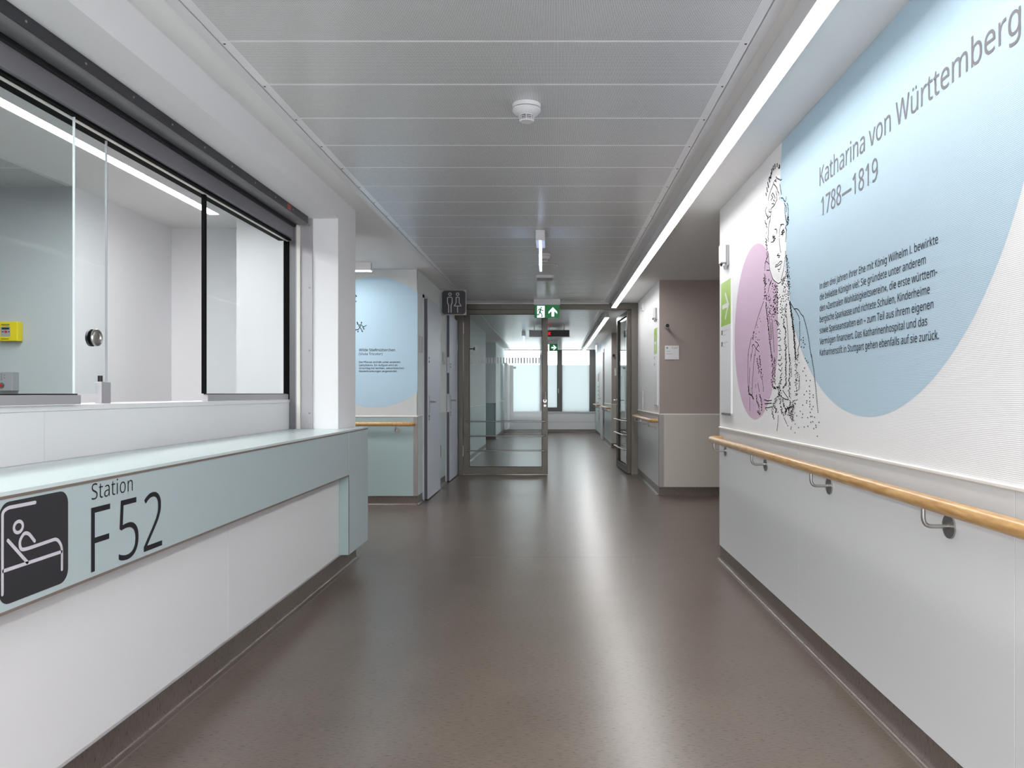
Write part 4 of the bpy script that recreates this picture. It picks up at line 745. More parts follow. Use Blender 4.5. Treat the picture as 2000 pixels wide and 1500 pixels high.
# emergency exit signs
def runner(b, to3):
    flat(b, circ(0.585, 0.80, 0.075, 16), to3)
    ribbon(b, [(0.50, 0.66), (0.42, 0.40)], 0.17, to3)                                   # trunk
    ribbon(b, [(0.52, 0.70), (0.68, 0.56), (0.86, 0.55)], 0.075, to3)                    # front arm
    ribbon(b, [(0.48, 0.70), (0.28, 0.66), (0.18, 0.50)], 0.075, to3)                    # rear arm
    ribbon(b, [(0.46, 0.42), (0.64, 0.28), (0.72, 0.10), (0.62, 0.05)], 0.095, to3)      # front leg
    ribbon(b, [(0.40, 0.40), (0.30, 0.22), (0.02, 0.22)], 0.095, to3)                    # rear leg
def exit_sign_x(label, x0, x1, y, ztop, arrow, k=1.0):
    """sign face towards the camera"""
    t = thing('exit_sign', ((x0+x1)/2, y, ZC), label, 'exit sign'); h = 0.078*k
    box('housing', x0-0.012, x1+0.012, y-0.035, y+0.035, ztop-h, ZC-0.0035, M_white_pl, t, 0.002)
    zb = ztop-h-0.182*k; zt = ztop-h-0.002
    box('sign_plate', x0, x1, y-0.006, y+0.006, zb, zt, M_green, t, label='green glowing plate')
    W = x1-x0; H = zt-zb
    def P(yy): return lambda u_, v_: Vector((x0+u_, yy, zb+v_))
    b_ = bmesh.new(); q0, q1 = 0.10*W, 0.405*W
    flat(b_, [(q0, 0.03*H), (q1, 0.03*H), (q1, 0.93*H), (q0, 0.93*H)], P(y-0.0066)); fin('door_field', b_, M_exwhite, t)
    b_ = bmesh.new(); runner(b_, lambda u_, v_: Vector((x0+q0-0.03*W+u_*(q1-q0)*1.08, y-0.0072, zb+0.05*H+v_*0.93*H))); fin('running_figure', b_, M_green, t, label='green running figure')
    b_ = bmesh.new(); cx, cy, s = 0.735*W, 0.47*H, 0.42*H
    tr = (lambda a, c: (a, c)) if arrow == 'up' else (lambda a, c: (c, -a))
    poly = [(0, 0.86), (0.80, 0.02), (0.80, -0.36), (0.24, 0.14), (0.24, -0.86), (-0.24, -0.86), (-0.24, 0.14), (-0.80, -0.36), (-0.80, 0.02)]
    for part in ([0, 1, 2, 3], [0, 3, 6], [0, 6, 7, 8], [3, 4, 5, 6]):
        flat(b_, [(cx+s*tr(*poly[i])[0], cy+s*tr(*poly[i])[1]) for i in part], P(y-0.0069))
    fin('arrow', b_, M_exwhite, t, label='white arrow')
exit_sign_x('green exit sign with upward arrow in front of the glass door', -0.272, 0.072, 10.65, ZC-0.003, 'up')
exit_sign_x('small green exit sign with right arrow far down the corridor', -0.262, 0.085, 19.0, ZC-0.003, 'right')
def exit_sign_edge(label, x, y0, y1):
    t = thing('exit_sign', (x, (y0+y1)/2, ZC), label, 'exit sign')
    box('housing', x-0.037, x+0.037, y0, y1, ZC-0.085, ZC-0.0035, M_white_pl, t, 0.002)
    box('sign_plate', x-0.010, x+0.010, y0+0.01, y1-0.01, ZC-0.285, ZC-0.0855, M_exglow, t, label='glowing edge of the glass plate')
exit_sign_edge('ceiling sign seen edge-on as a thin glowing blade', -0.112, 6.12, 6.46)
exit_sign_edge('edge-on glowing ceiling sign behind the glass door', -0.65, 16.3, 16.64)

# toilet sign
ts = thing('toilet_sign', (-1.29, 9.7, 2.33), 'grey square toilet sign with man and woman outlines projecting from the left wall', 'sign')
box('plate', -1.426, -1.110, 9.69, 9.712, 2.166, 2.484, M_alu_matt, ts, 0.003)
box('bracket', -1.4395, -1.4262, 9.685, 9.717, 2.19, 2.40, M_alu, ts)
def TS(u_, v_): return Vector((-1.426+u_*0.316, 9.6893, 2.166+v_*0.318))
b_ = bmesh.new(); flat(b_, rrect(0.03, 0.97, 0.03, 0.97, 0.12), TS); fin('dark_field', b_, M_sign_dark, ts)
def TS2(u_, v_): return Vector((-1.426+u_*0.316, 9.6887, 2.166+v_*0.318))
def tsp(px, py): return ((px-345)/690*0.94+0.03, (1405-py)/675*0.94+0.03)
b_ = bmesh.new(); sw = 0.034
for cx in (579, 804):
    c = tsp(cx, 832); ribbon(b_, circ(c[0], c[1], 0.052, 20), sw, TS2, closed=True)
ribbon(b_, smooth2([tsp(*q) for q in ((540, 1350), (540, 1135), (508, 1090), (508, 920), (575, 915), (643, 920), (643, 1090), (612, 1135), (612, 1350))], 0.05), sw, TS2)
ribbon(b_, smooth2([tsp(*q) for q in ((705, 1168), (760, 1080), (760, 920), (804, 915), (850, 920), (850, 1080), (905, 1168))], 0.05), sw, TS2)
ribbon(b_, [tsp(705, 1168), tsp(905, 1168)], sw, TS2); ribbon(b_, [tsp(803, 1168), tsp(803, 1350)], sw, TS2)
fin('pictograms', b_, M_sign_line, ts, label='light outlines of a man and a woman')

# LED matrix display
dm = thing('led_display', (-0.1, 15.4, ZC), 'long black display hanging from the ceiling beyond the door with red glyph', 'display')
box('case', -0.50, 0.304, 15.36, 15.44, 2.31, 2.438, M_black, dm, 0.003)
box('face_frame', -0.507, 0.311, 15.352, 15.3598, 2.300, 2.314, M_alu_matt, dm)
for x in (-0.4, -0.1, 0.2): cyl('hanger', (x, 15.4, 2.448), (x, 15.4, ZC-0.0035), 0.008, M_alu, dm, seg=8)
box('top_rail', -0.507, 0.311, 15.38, 15.42, 2.4385, 2.4475, M_white_pl, dm)
b_ = bmesh.new(); s = 0.0105
for r, row in enumerate(('10010', '11011', '11110', '01100', '11110', '11011', '10010')):
    for c, ch in enumerate(row):
        if ch == '1': abox(b_, -0.12+c*s, -0.12+c*s+0.009, 15.3585, 15.3598, 2.41-r*s-0.009, 2.41-r*s)
fin('glyph', b_, M_matrix, dm, kind='stuff', label='red lit glyph')

# ================================================================== MURALS
XP = 1.183
mu = thing('wall_mural', (XP, 3.4, 0.95), 'printed mural on the right wall with dotted portrait, pink and blue discs and text', 'mural')
def RW(d): return lambda Y, Zz: Vector((XP-d, Y, Zz))
cy_, cz_, cr_ = 2.9245, 2.1895, 1.0992
poly = []
for k in range(181):
    a = 2*pi*k/180; Y, Zz = cy_+cr_*cos(a), cz_+cr_*sin(a)
    if Zz <= ZC-0.001 and Y <= 4.0465: poly.append((a % (2*pi), Y, Zz))
b_ = bmesh.new()
pts = [(cy_+cr_*cos(a), cz_+cr_*sin(a)) for a in [2*pi*k/240 for k in range(240)]]
# clip the disc by the ceiling
out = []
for i in range(len(pts)):
    p, q = pts[i], pts[(i+1) % len(pts)]; zc = ZC-0.0012
    if p[1] <= zc: out.append(p)
    if (p[1]-zc)*(q[1]-zc) < 0:
        t = (zc-p[1])/(q[1]-p[1]); out.append((p[0]+(q[0]-p[0])*t, zc))
flat(b_, out, RW(0.0006))
fin('blue_disc', b_, M_blue, mu, label='large pale blue disc')
b_ = bmesh.new(); flat(b_, [(Y, Zz) for Y, Zz in circ(4.537, 1.541, 0.495, 96, 0.515)], RW(0.0005))
fin('pink_disc', b_, M_pink, mu, label='pale pink disc')
b_ = bmesh.new()
flat(b_, [(4.0606, 2.2087), (3.9565, 2.1612), (3.9346, 2.0928), (3.9129, 1.9574), (3.9172, 1.8799), (3.9302, 1.8298), (3.9043, 1.7735), (3.8534, 1.6501), (3.8368, 1.6097), (3.8039, 1.5147), (3.7715, 1.4038), (3.7476, 1.3499), (4.0606, 1.3641)], RW(0.0011))
flat(b_, [(4.2503, 2.0386), (4.2401, 1.9941), (4.23, 1.9358), (4.22, 1.8777), (4.21, 1.848), (4.1802, 1.8154), (4.1315, 1.786), (4.0934, 1.7667), (4.04, 1.7589), (4.04, 1.9997)], RW(0.0010))
fin('portrait_ground', b_, M_paper, mu)
PORTRAIT = """
D 0 4.1135,2.4045 4.1091,2.3917 4.1091,2.3802
D 0 4.0695,2.3939 4.0695,2.3825 4.0738,2.3737
D 0 4.0349,2.3774 4.0221,2.366 4.0306,2.3598 4.0478,2.3698
D 0 4.1404,2.4035 4.1494,2.3946 4.1404,2.3816 4.1359,2.3932
D 0 4.1768,2.3961 4.1676,2.3817 4.1906,2.3792 4.1722,2.3701
D 0 4.1952,2.3688 4.186,2.3531 4.2232,2.3662 4.2279,2.357
D 0 4.2185,2.3491 4.2092,2.3361
D 0 4.2515,2.345 4.2468,2.3358 4.2392,2.3232 4.2326,2.3122
D 0 4.2659,2.3198 4.263,2.3097 4.2582,2.2978
D 0 4.2851,2.2942 4.2803,2.2823
d 0 4.0914,2.3317 4.0695,2.3179 4.0349,2.3033 4.0094,2.2912 3.9842,2.2904
d 0 4.0958,2.3202 4.1224,2.3174 4.1046,2.315 4.087,2.305
d 0 4.1404,2.3172 4.1359,2.3056 4.1135,2.2944 4.087,2.2771 4.0695,2.2622 4.0608,2.2473 4.0392,2.2315 4.0392,2.219
d 0 4.1494,2.3067 4.1631,2.2975 4.186,2.2906 4.2045,2.2798 4.2232,2.2663 4.2373,2.2541 4.242,2.2434
d 0 4.0914,2.2553 4.087,2.244 4.0738,2.2304 4.0782,2.2188 4.0738,2.2076 4.0958,2.2004 4.1135,2.192
d 0 4.154,2.2627 4.1768,2.257 4.1494,2.237 4.1768,2.2336 4.1952,2.2304
d 0 4.1494,2.2602 4.1224,2.2391 4.1046,2.2205
d 0 4.0221,2.2722 4.0178,2.261 4.0094,2.2437 3.9967,2.2255 3.9925,2.2095
d 0 4.0264,2.2056 4.0349,2.194
d 0 4.0009,2.1967 3.9675,2.1882 3.951,2.1729 3.9265,2.1582 3.9144,2.1674 3.9104,2.1834
d 0 4.1404,2.2218 4.1135,2.2074
d 0 4.1676,2.2079 4.1404,2.2025 4.118,2.188 4.1494,2.1879 4.1768,2.1868 4.1906,2.1797
d 0 4.2185,2.1916 4.2279,2.1807 4.2045,2.1699 4.1814,2.1697 4.1906,2.1562 4.2045,2.1437 4.1999,2.1296 4.2138,2.1223 4.2279,2.107
d 0 4.2706,2.2147 4.2996,2.203 4.2899,2.1847 4.2706,2.1695 4.2468,2.1534 4.2611,2.1434
d 0 4.3045,2.1479 4.2996,2.1334 4.2754,2.1201
d 0 4.2373,2.1618 4.2515,2.1492
d 0 3.9428,2.1549 3.9265,2.1387 3.9347,2.126 3.9347,2.1113 3.9306,2.0907 3.9184,2.0708 3.9064,2.0511 3.8983,2.0347
d 0 3.8983,2.1439 3.8824,2.1303 3.8864,2.1216 3.8745,2.1067 3.8785,2.0907 3.8785,2.0786
d 0 3.9144,2.1357 3.9064,2.1191 3.9104,2.1006
d 0 3.8864,2.0708 3.8706,2.0648 3.8904,2.062 3.8666,2.0518 3.8864,2.0466 3.8745,2.0343
d 0 4.0094,2.0591 3.9842,2.056 3.9551,2.0496
d 0 4.2734,2.1701 4.2448,2.1516 4.2591,2.1442 4.2259,2.1499 4.1933,2.1476
d 0 4.3025,2.146 4.2976,2.1316 4.2734,2.1209 4.2831,2.1123 4.2591,2.0978
d 0 4.2072,2.1194 4.2259,2.1131 4.2306,2.1009 4.2401,2.0872 4.2353,2.073 4.2401,2.0581 4.2495,2.0442 4.2353,2.0281 4.2353,2.0123
d 0 4.2782,2.0767 4.2831,2.0697
d 0 4.2976,2.046 4.2638,2.0285 4.2976,2.0272 4.2734,2.0172 4.2927,2.0102 4.2591,1.9998 4.2782,1.9968 4.2591,1.9799 4.2831,1.979
d 0 4.2495,1.9649 4.2401,1.9473 4.2306,1.9245 4.2306,1.9087 4.2212,1.8913 4.2165,1.8721 4.2053,1.852 4.1887,1.8337 4.1657,1.8119 4.1475,1.795
d 0 4.2734,1.9613 4.2638,1.9463 4.2495,1.9358 4.2734,1.932 4.2879,1.9186 4.3025,1.905 4.3103,1.8848 4.3122,1.8637
d 0 3.995,1.7761 3.9824,1.7891 3.9699,1.8045 3.9575,1.8148 3.9452,1.835 3.9411,1.8515 3.9329,1.8623 3.9248,1.8805 3.9248,1.8951 3.9224,1.9069
d 0 3.8807,2.0791 3.8927,2.0686 3.9007,2.0534 3.8807,2.0344 3.9127,2.0342 3.9289,2.0279 3.9047,2.0105 3.9127,1.9976 3.9127,1.9806 3.9208,1.9652 3.9208,1.9542
d 0 3.9208,2.0847 3.9167,2.0667
d 0 3.8728,2.0713 3.8807,2.0562
d 0 4.1161,2.0581 4.0851,2.0527 4.072,2.0385 4.0851,2.026
d 0 4.143,2.0329 4.1566,2.0253 4.134,2.0233 4.1116,2.0213 4.1521,2.0166 4.125,2.0138 4.0983,2.0058 4.143,2.0045 4.1161,2.0004 4.134,1.9963 4.184,2.0022 4.1794,2.0065
d 0 3.9534,2.0258 3.9782,2.0212 3.9452,2.0167 3.995,2.0173 3.9699,2.0096 3.937,2.0076 4.0034,2.0066 3.9616,2.0005 3.9782,1.9915
d 0 3.9824,2.0556 4.0118,2.0508 4.0246,2.0385 4.0331,2.0278 4.0288,2.0119 4.0331,2.0002
d 0 3.9575,2.0513 3.9493,2.0446
d 0 4.0331,1.9902 4.0305,1.9746 4.0246,1.9584 4.0203,1.9425 4.0135,1.925 4.0034,1.9119
d 0 4.046,1.9147 4.072,1.9093 4.0417,1.9038 4.0203,1.9 4.0331,1.8922 4.0546,1.8986
d 0 4.2353,1.8093 4.2212,1.7967
d 0 4.1794,1.7932 4.2072,1.7711
l 0 4.2543,1.934 4.2879,1.9212 4.3073,1.9085
l 0 4.2831,1.9151 4.2543,1.9048 4.2259,1.8895
l 0 4.2734,1.8642 4.2165,1.8551
l 0 4.1521,1.7969 4.1072,1.7775 4.0546,1.7585 4.0118,1.7586 3.9782,1.7686 3.9452,1.7785
l 0 4.1072,1.8542 4.0983,1.8629 4.0676,1.8604 4.046,1.8643 4.0203,1.8687 3.995,1.8669 3.9824,1.861
l 0 4.1072,1.8542 4.0633,1.852 4.0374,1.8528 4.0034,1.8546 3.9866,1.8592
l 0 4.0034,1.8471 4.0118,1.836 4.0288,1.8288 4.0589,1.8336
l 0 4.046,1.824 4.0331,1.8182
f 0.0097 3.9208,1.8797 3.8967,1.8584 3.8927,1.8408 3.8847,1.8201 3.8807,1.7953 3.8807,1.7711 3.8768,1.7416 3.8689,1.7188
f 0.0097 3.9127,1.8004 3.8967,1.7736 3.9452,1.7687 3.9699,1.7551 3.9782,1.7365
f 0.0097 4.3171,1.8483 4.3122,1.8234 4.2976,1.7811
f 0.0092 4.3151,1.8328 4.3039,1.8036 4.3095,1.7738 4.3151,1.7438 4.3151,1.7039
f 0.0092 4.2928,1.7348 4.2708,1.6955
f 0.0092 3.873,1.7412 3.864,1.7069 3.873,1.6778 3.873,1.653
f 0.0092 4.0721,1.7526 4.0622,1.6963 4.0622,1.653 4.0622,1.601
f 0.0092 3.9187,1.6363 3.9187,1.6084 3.9279,1.5815 3.9279,1.5648
f 0.0092 4.1023,1.5702 4.0622,1.549 4.0424,1.53
f 0.0092 4.545,1.5476 4.5699,1.5269 4.5574,1.4935
f 0.0184 4.1431,1.7803 4.1124,1.7466 4.1226,1.7187 4.1124,1.6881 4.1226,1.6542 4.1226,1.6161 4.1226,1.5838
f 0.0184 4.2381,1.7217 4.2166,1.677 4.2166,1.635 4.1743,1.5948
f 0.0184 4.0132,1.6958 3.9939,1.665 4.0035,1.6291 3.9844,1.593 3.9748,1.5694
f 0.0184 3.9559,1.7644 3.9372,1.7225 3.9279,1.6793 3.9187,1.6502
f 0.0184 4.1124,1.7027 4.1124,1.6589 4.1124,1.6004
d 0 4.2273,1.8045 4.2273,1.7955
d 0 4.1901,1.7901 4.2166,1.773 4.2381,1.7488 4.2489,1.7292
d 0 4.1587,1.5755 4.1535,1.5455 4.1483,1.5126 4.1431,1.4916 4.138,1.4617 4.1328,1.4291 4.1226,1.3962
d 0 4.2166,1.599 4.206,1.5651 4.1954,1.5343 4.1954,1.5015 4.1901,1.4713
d 0 4.1743,1.5622 4.1743,1.5177 4.1691,1.4728
d 0 3.9049,1.5792 3.9003,1.551 3.8957,1.5228 3.8866,1.4944 3.8821,1.4664 3.8776,1.4385 3.873,1.4107 3.8685,1.3829 3.864,1.3607
d 0 3.644,1.5447 3.6202,1.5166 3.5967,1.4863 3.5774,1.4541 3.5621,1.4225 3.5507,1.3915 3.5393,1.3656 3.5243,1.3423
d 0 3.6991,1.5239 3.6991,1.495 3.6942,1.4631 3.7007,1.432 3.7049,1.4112 3.7256,1.3913 3.7173,1.3697 3.7256,1.3515
d 0 4.6079,1.5101 4.6336,1.479 4.6661,1.4413 4.6858,1.4024
d 0 4.5699,1.4684 4.5825,1.4334 4.6079,1.3954
d 0 4.4418,1.4603 4.5019,1.4385 4.5203,1.3946
l 0 4.0721,1.5152 4.0326,1.5177 4.0132,1.5046 4.0523,1.4963 4.0132,1.4904
l 0 4.0622,1.4739 4.0229,1.4739 4.0035,1.4611 4.0424,1.4524
l 0 4.0523,1.4329 4.0132,1.4276 4.0229,1.4167 3.9939,1.4037 4.0424,1.4035
l 0 4.0326,1.3858 4.0132,1.3819
l 0 3.9939,1.3724 3.9939,1.3639
l 0 3.8596,1.6459 3.8285,1.6231 3.7849,1.5952 3.7424,1.5918 3.709,1.5802 3.6762,1.5584 3.644,1.5447
l 0 3.7763,1.5929 3.7424,1.5732 3.709,1.5486 3.7007,1.5346
l 0 4.3319,1.6983 4.3833,1.6686 4.4418,1.6309 4.4898,1.5911 4.5203,1.5617
l 0 4.5141,1.4842 4.4656,1.4714 4.43,1.4501
l 0 4.5888,1.4598 4.5512,1.4705 4.4898,1.4378 4.43,1.4186
f 0.0044 4.2873,1.6853 4.2762,1.6475 4.2598,1.6003 4.2435,1.5595 4.2273,1.5189 4.2166,1.4821 4.2007,1.4421 4.1848,1.4054 4.1691,1.372
f 0.0044 3.9559,1.5619 3.9512,1.5418 3.9559,1.5225 3.9233,1.5085 3.9279,1.4921 3.9187,1.4747 3.9372,1.4565 3.9372,1.4369 3.9095,1.4156 3.9279,1.4 3.9187,1.3827 3.9187,1.3632
f 0.0044 3.8551,1.6371 3.8373,1.5995 3.8197,1.5569 3.8022,1.5146 3.7892,1.4757 3.7806,1.4401 3.7721,1.4046 3.7635,1.3693 3.755,1.3529
f 0.0044 3.8506,1.6366 3.8329,1.5991 3.8153,1.5564 3.7979,1.5142 3.7867,1.4755 3.7781,1.4399 3.7695,1.4045 3.7635,1.3693 3.755,1.3529
s 0 4.4182,1.6096 4.3949,1.5902 4.4777,1.5772 4.4597,1.5629 4.43,1.532 4.4958,1.5277 4.5019,1.5089 4.4537,1.4896 4.4182,1.4871
s 0 3.6762,1.4355 3.644,1.4437 3.644,1.4307 3.644,1.4203 3.6202,1.411 3.6721,1.4013 3.636,1.3965
d 0 4.6771,1.4197 4.6841,1.3776 4.6911,1.3176 4.6911,1.2644 4.6702,1.2111 4.6563,1.1688
d 0 4.6083,1.4127 4.6219,1.368
d 0 4.6425,1.3337 4.6563,1.2814 4.6494,1.2356
d 0 4.5283,1.4086 4.5547,1.348 4.5613,1.2966 4.5813,1.2521 4.5813,1.2071
d 0 4.5948,1.2106 4.5746,1.169
d 0 4.6425,1.1548 4.6425,1.1128 4.6425,1.0672
d 0 4.3401,1.2155 4.3401,1.186
d 0 4.5023,1.2304 4.5088,1.2101
d 0 4.4574,1.2367 4.4385,1.2096 4.4259,1.1895
d 0 3.7036,1.2607 3.7036,1.2215 3.7124,1.1907
d 0 3.8258,1.3038 3.8258,1.2633
d 0 4.0536,1.06 4.0588,1.0231 4.0747,0.9824
d 0 3.5323,1.3583 3.5125,1.3202 3.4929,1.2772 3.4813,1.2348 3.4697,1.2031 3.462,1.1665 3.4506,1.13 3.4392,1.0873
f 0.0055 4.6702,1.2253 4.6563,1.1759 4.6015,1.169 4.5481,1.145
f 0.0055 4.4197,1.3965 4.4073,1.3592 4.3949,1.3255
f 0.0055 4.4766,1.3823 4.4574,1.3512 4.4322,1.3167 4.4322,1.2933
f 0.0055 4.483,1.1693 4.483,1.1354 4.4448,1.1156 4.4322,1.089
f 0.0055 4.4197,1.1727 4.3826,1.143 4.3765,1.11 4.3704,1.0771
f 0.0055 4.1175,1.3692 4.1175,1.3319 4.1229,1.2947 4.1175,1.2603 4.1067,1.226
f 0.0055 3.9216,1.381 3.9167,1.3393 3.9216,1.301 3.9167,1.2653 3.9118,1.2297 3.9713,1.2065
f 0.0055 3.8588,1.3748 3.854,1.3367 3.854,1.2931 3.8588,1.2495 3.8588,1.2057 3.8588,1.1533
f 0.0055 4.1613,1.1071 4.1613,1.0694 4.1284,1.0422
f 0.0055 3.9713,1.1465 3.9513,1.1168 3.9118,1.0879 3.9314,1.0726
f 0.0055 3.854,1.1416 3.8446,1.1098 3.902,1.0999 3.9314,1.0844
f 0.0094 4.3949,1.3222 4.3826,1.2953 4.3643,1.2586
f 0.0094 4.4574,1.075 4.4073,1.0596
f 0.0094 4.1724,1.3875 4.1613,1.3587 4.1558,1.3239 4.1558,1.2925 4.1613,1.2581 4.1613,1.214 4.1175,1.2075 4.0327,1.2099
f 0.0094 4.0018,1.2641 4.0223,1.2372 4.0327,1.2069
f 0.0094 4.0327,1.2069 4.0327,1.1764 4.0747,1.1579 4.1175,1.1266
f 0.0094 4.012,1.1946 4.0018,1.1583 4.0223,1.1217
f 0.0094 4.1393,1.1263 4.096,1.0959 4.0747,1.0717
f 0.0094 4.012,1.1098 3.9814,1.0832 3.9613,1.0628
f 0.0094 3.8731,1.118 3.8731,1.0654
f 0.0141 3.7435,1.3662 3.7435,1.3322 3.7435,1.2983 3.7479,1.2616 3.7524,1.2277 3.7524,1.1937 3.7569,1.1653
f 0.0141 3.7705,1.1482 3.7979,1.1192 3.8164,1.0901 3.8164,1.0613 3.8072,1.0386
f 0.0141 3.7979,1.1336 3.8258,1.0899 3.8211,1.0467
l 0 4.3643,1.2586 4.3461,1.2221
l 0 4.3221,1.1435 4.2517,1.1377 4.1724,1.1416
l 0 4.3102,1.1208 4.2402,1.1234 4.1724,1.1259
l 0 4.2984,1.0983 4.2287,1.1012 4.1613,1.1071
l 0 4.2984,1.095 4.2633,1.0828
l 0 4.0536,1.354 4.012,1.3523 3.9916,1.3695
l 0 4.0536,1.3357 4.0223,1.3223 3.9814,1.3359
l 0 4.0431,1.3078 4.0018,1.2944 3.9814,1.3148
l 0 4.012,1.2704 3.9814,1.2848
l 0 3.9713,1.1945 3.9314,1.1765 3.8827,1.156
l 0 3.9814,1.1584 3.9314,1.1498 3.8731,1.1473
l 0 3.9513,1.0541 3.902,1.0232
s 0 3.6264,1.2987 3.6492,1.2843 3.6055,1.2626 3.6014,1.238 3.5443,1.2384 3.5564,1.2118 3.5524,1.1903 3.5524,1.1769 3.5524,1.1594 3.5973,1.189 3.6306,1.1727 3.5047,1.1716 3.5047,1.161 3.5931,1.1442 3.5973,1.1347 3.5524,1.142 3.5483,1.1286 3.5524,1.1178 3.5047,1.1186 3.5244,1.1063 3.5443,1.0912 3.6518,1.123 3.6905,1.0931 3.6518,1.0802 3.6603,1.0639 3.5808,1.0659 3.5403,1.0725 3.5204,1.0732 3.4852,1.0703 3.5363,1.046 3.5086,1.0497 3.766,1.0287 3.7124,1.014 3.6306,1.0199 3.5767,1.026 3.8304,1.0102 3.8351,1.0013 3.7705,0.9858 3.4968,1.0184 3.4659,1.0264 3.4697,1.0354 3.4491,0.9867 3.7435,1.0698 3.8875,1.0156 3.6139,1.3433 3.5973,1.3317 3.5767,1.3228 3.4279,1.0501
"""
def dash(b, Y, Zz, L, wd, a, d=0.0016):
    ca, sa = cos(a), sin(a)
    flat(b, [(Y+ca*x-sa*y, Zz+sa*x+ca*y) for x, y in ((-L/2, -wd/2), (L/2, -wd/2), (L/2, wd/2), (-L/2, wd/2))], RW(d))
b_ = bmesh.new(); rnd = random.Random(3)
for ln in PORTRAIT.strip().split('\n'):
    it = ln.split(); kd, wv = it[0], float(it[1]); P = [tuple(map(float, q.split(','))) for q in it[2:]]
    if kd == 's':
        for Y, Zz in P: dash(b_, Y, Zz, 0.0105, 0.0062, rnd.uniform(-0.3, 0.3))
        continue
    if kd == 'l':
        ribbon(b_, P, 0.0048, RW(0.0014)); continue
    st = {'D': 0.011, 'd': 0.0080, 'f': 0.0036}[kd]; carry = 0.0
    for p, q in zip(P, P[1:]):
        dx, dz = q[0]-p[0], q[1]-p[1]; L = math.hypot(dx, dz); s_ = carry; a = math.atan2(dz, dx)
        while s_ < L:
            t = s_/L; Y, Zz = p[0]+dx*t, p[1]+dz*t
            if kd == 'f':
                o1, o2 = rnd.gauss(0, wv*1.25), rnd.gauss(0, wv*0.3); Y += o1; Zz += o2
                dash(b_, Y, Zz, rnd.uniform(0.008, 0.016), 0.0045, rnd.uniform(-0.6, 0.6))
            else:
                dash(b_, Y, Zz, 0.0098 if kd == 'd' else 0.014, 0.0048 if kd == 'd' else 0.0085, rnd.uniform(-0.25, 0.25))
            s_ += st*(rnd.uniform(0.7, 1.3) if kd == 'f' else 1)
        carry = s_-L
fin('portrait_dots', b_, M_ink, mu, label='black dotted portrait of a woman', kind='stuff')
Yn = (0, -1, 0)
lettering('title_lettering', 'Katharina von Württemberg', (XP-0.0017, 3.420, 2.1015), Yn, Zdir, 0.082, 1.475, M_ink_title, mu, 0.004)
lettering('title_lettering', '1788—1819', (XP-0.0017, 3.400, 1.9625), Yn, Zdir, 0.082, 0.595, M_ink_title, mu, 0.006)
TX = [('In den drei Jahren ihrer Ehe mit König Wilhelm I. bewirkte', 1833.1), ('die beliebte Königin viel: Sie gründete unter anderem', 1808.9),
      ('den »Zentralen Wohltätigkeitsverein«, die erste württem-', 1831.4), ('bergische Sparkasse und richtete Schulen, Kinderheime', 1817.0),
      ('sowie Speiseanstalten ein – zum Teil aus ihrem eigenen', 1824.1), ('Vermögen finanziert. Das Katharinenhospital und das', 1812.0), ('Katharinenstift in Stuttgart gehen ebenfalls auf sie zurück.', 1834.9)]
for i, (s, xr) in enumerate(TX):
    lettering('text_line', s, (XP-0.0017, 3.417, 1.642-0.04925*i), Yn, Zdir, 0.0278, 3.417-1774.5/(xr-1082.5), M_ink_body, mu, 0.008)

# left alcove mural
mv = thing('wall_mural', (-1.9, 8.083, 0.95), 'blue disc mural with small plant text on the alcove wall behind the pier', 'mural')
def LW(d): return lambda X, Zz: Vector((X, 8.083-d, Zz))
b_ = bmesh.new()
pts = circ(-1.888, 1.716, 0.684, 160); mx = -1.4385; out = []
for i in range(len(pts)):
    p, q = pts[i], pts[(i+1) % len(pts)]
    if p[0] <= mx: out.append(p)
    if (p[0]-mx)*(q[0]-mx) < 0:
        t = (mx-p[0])/(q[0]-p[0]); out.append((mx, p[1]+(q[1]-p[1])*t))
flat(b_, out, LW(0.0008)); fin('blue_disc', b_, M_blue2, mv, label='pale blue disc')
k8 = 8.08/1500
def lm(px, py): return ((px-1082.5)*k8, 1.18-(py-768)*k8)
b_ = bmesh.new()
def lf(px, py): return lm(690+px/7.5, 560+py/7.5)
for st in ([(60, 525), (75, 560), (95, 595)], [(120, 530), (110, 570), (85, 610), (65, 635)], [(95, 595), (115, 620), (132, 655)], [(125, 565), (150, 590), (190, 565)], [(40, 632), (65, 625)], [(150, 610), (140, 590)], [(68, 655), (68, 664)]):
    P = [lf(*q) for q in st]; ribbon(b_, P, 0.007, LW(0.0018))
for q in ((58, 522), (120, 522), (132, 655), (68, 655), (40, 632), (155, 618), (95, 560), (62, 545), (35, 125), (28, 150), (38, 215), (45, 140)):
    c = lf(*q); flat(b_, circ(c[0], c[1], 0.007, 8), LW(0.002))
fin('flower_drawing', b_, M_ink, mv, kind='stuff', label='small black dotted flower')
for s, x1, yb, cap, bd in (('Wilde Stiefmütterchen', 771.6, 686, 5.0, 0.012), ('(Viola Tricolor)', 746.7, 693.6, 4.8, 0.0), ('Die Pflanze enthält unter anderem', 782, 709, 3.6, 0.014),
                   ('Salicylsäure. Ein Aufguss wird als', 776.4, 715, 3.6, 0.014), ('Umschlag bei leichten, seborrhoischen', 789.3, 720.9, 3.6, 0.014), ('Hauterkrankungen angewendet.', 776, 726.8, 3.6, 0.014)):
    p = lm(701, yb); lettering('text_line', s, (p[0], 8.0808, p[1]), (1, 0, 0), Zdir, cap*k8, (x1-701)*k8, M_ink_body, mv, bd)

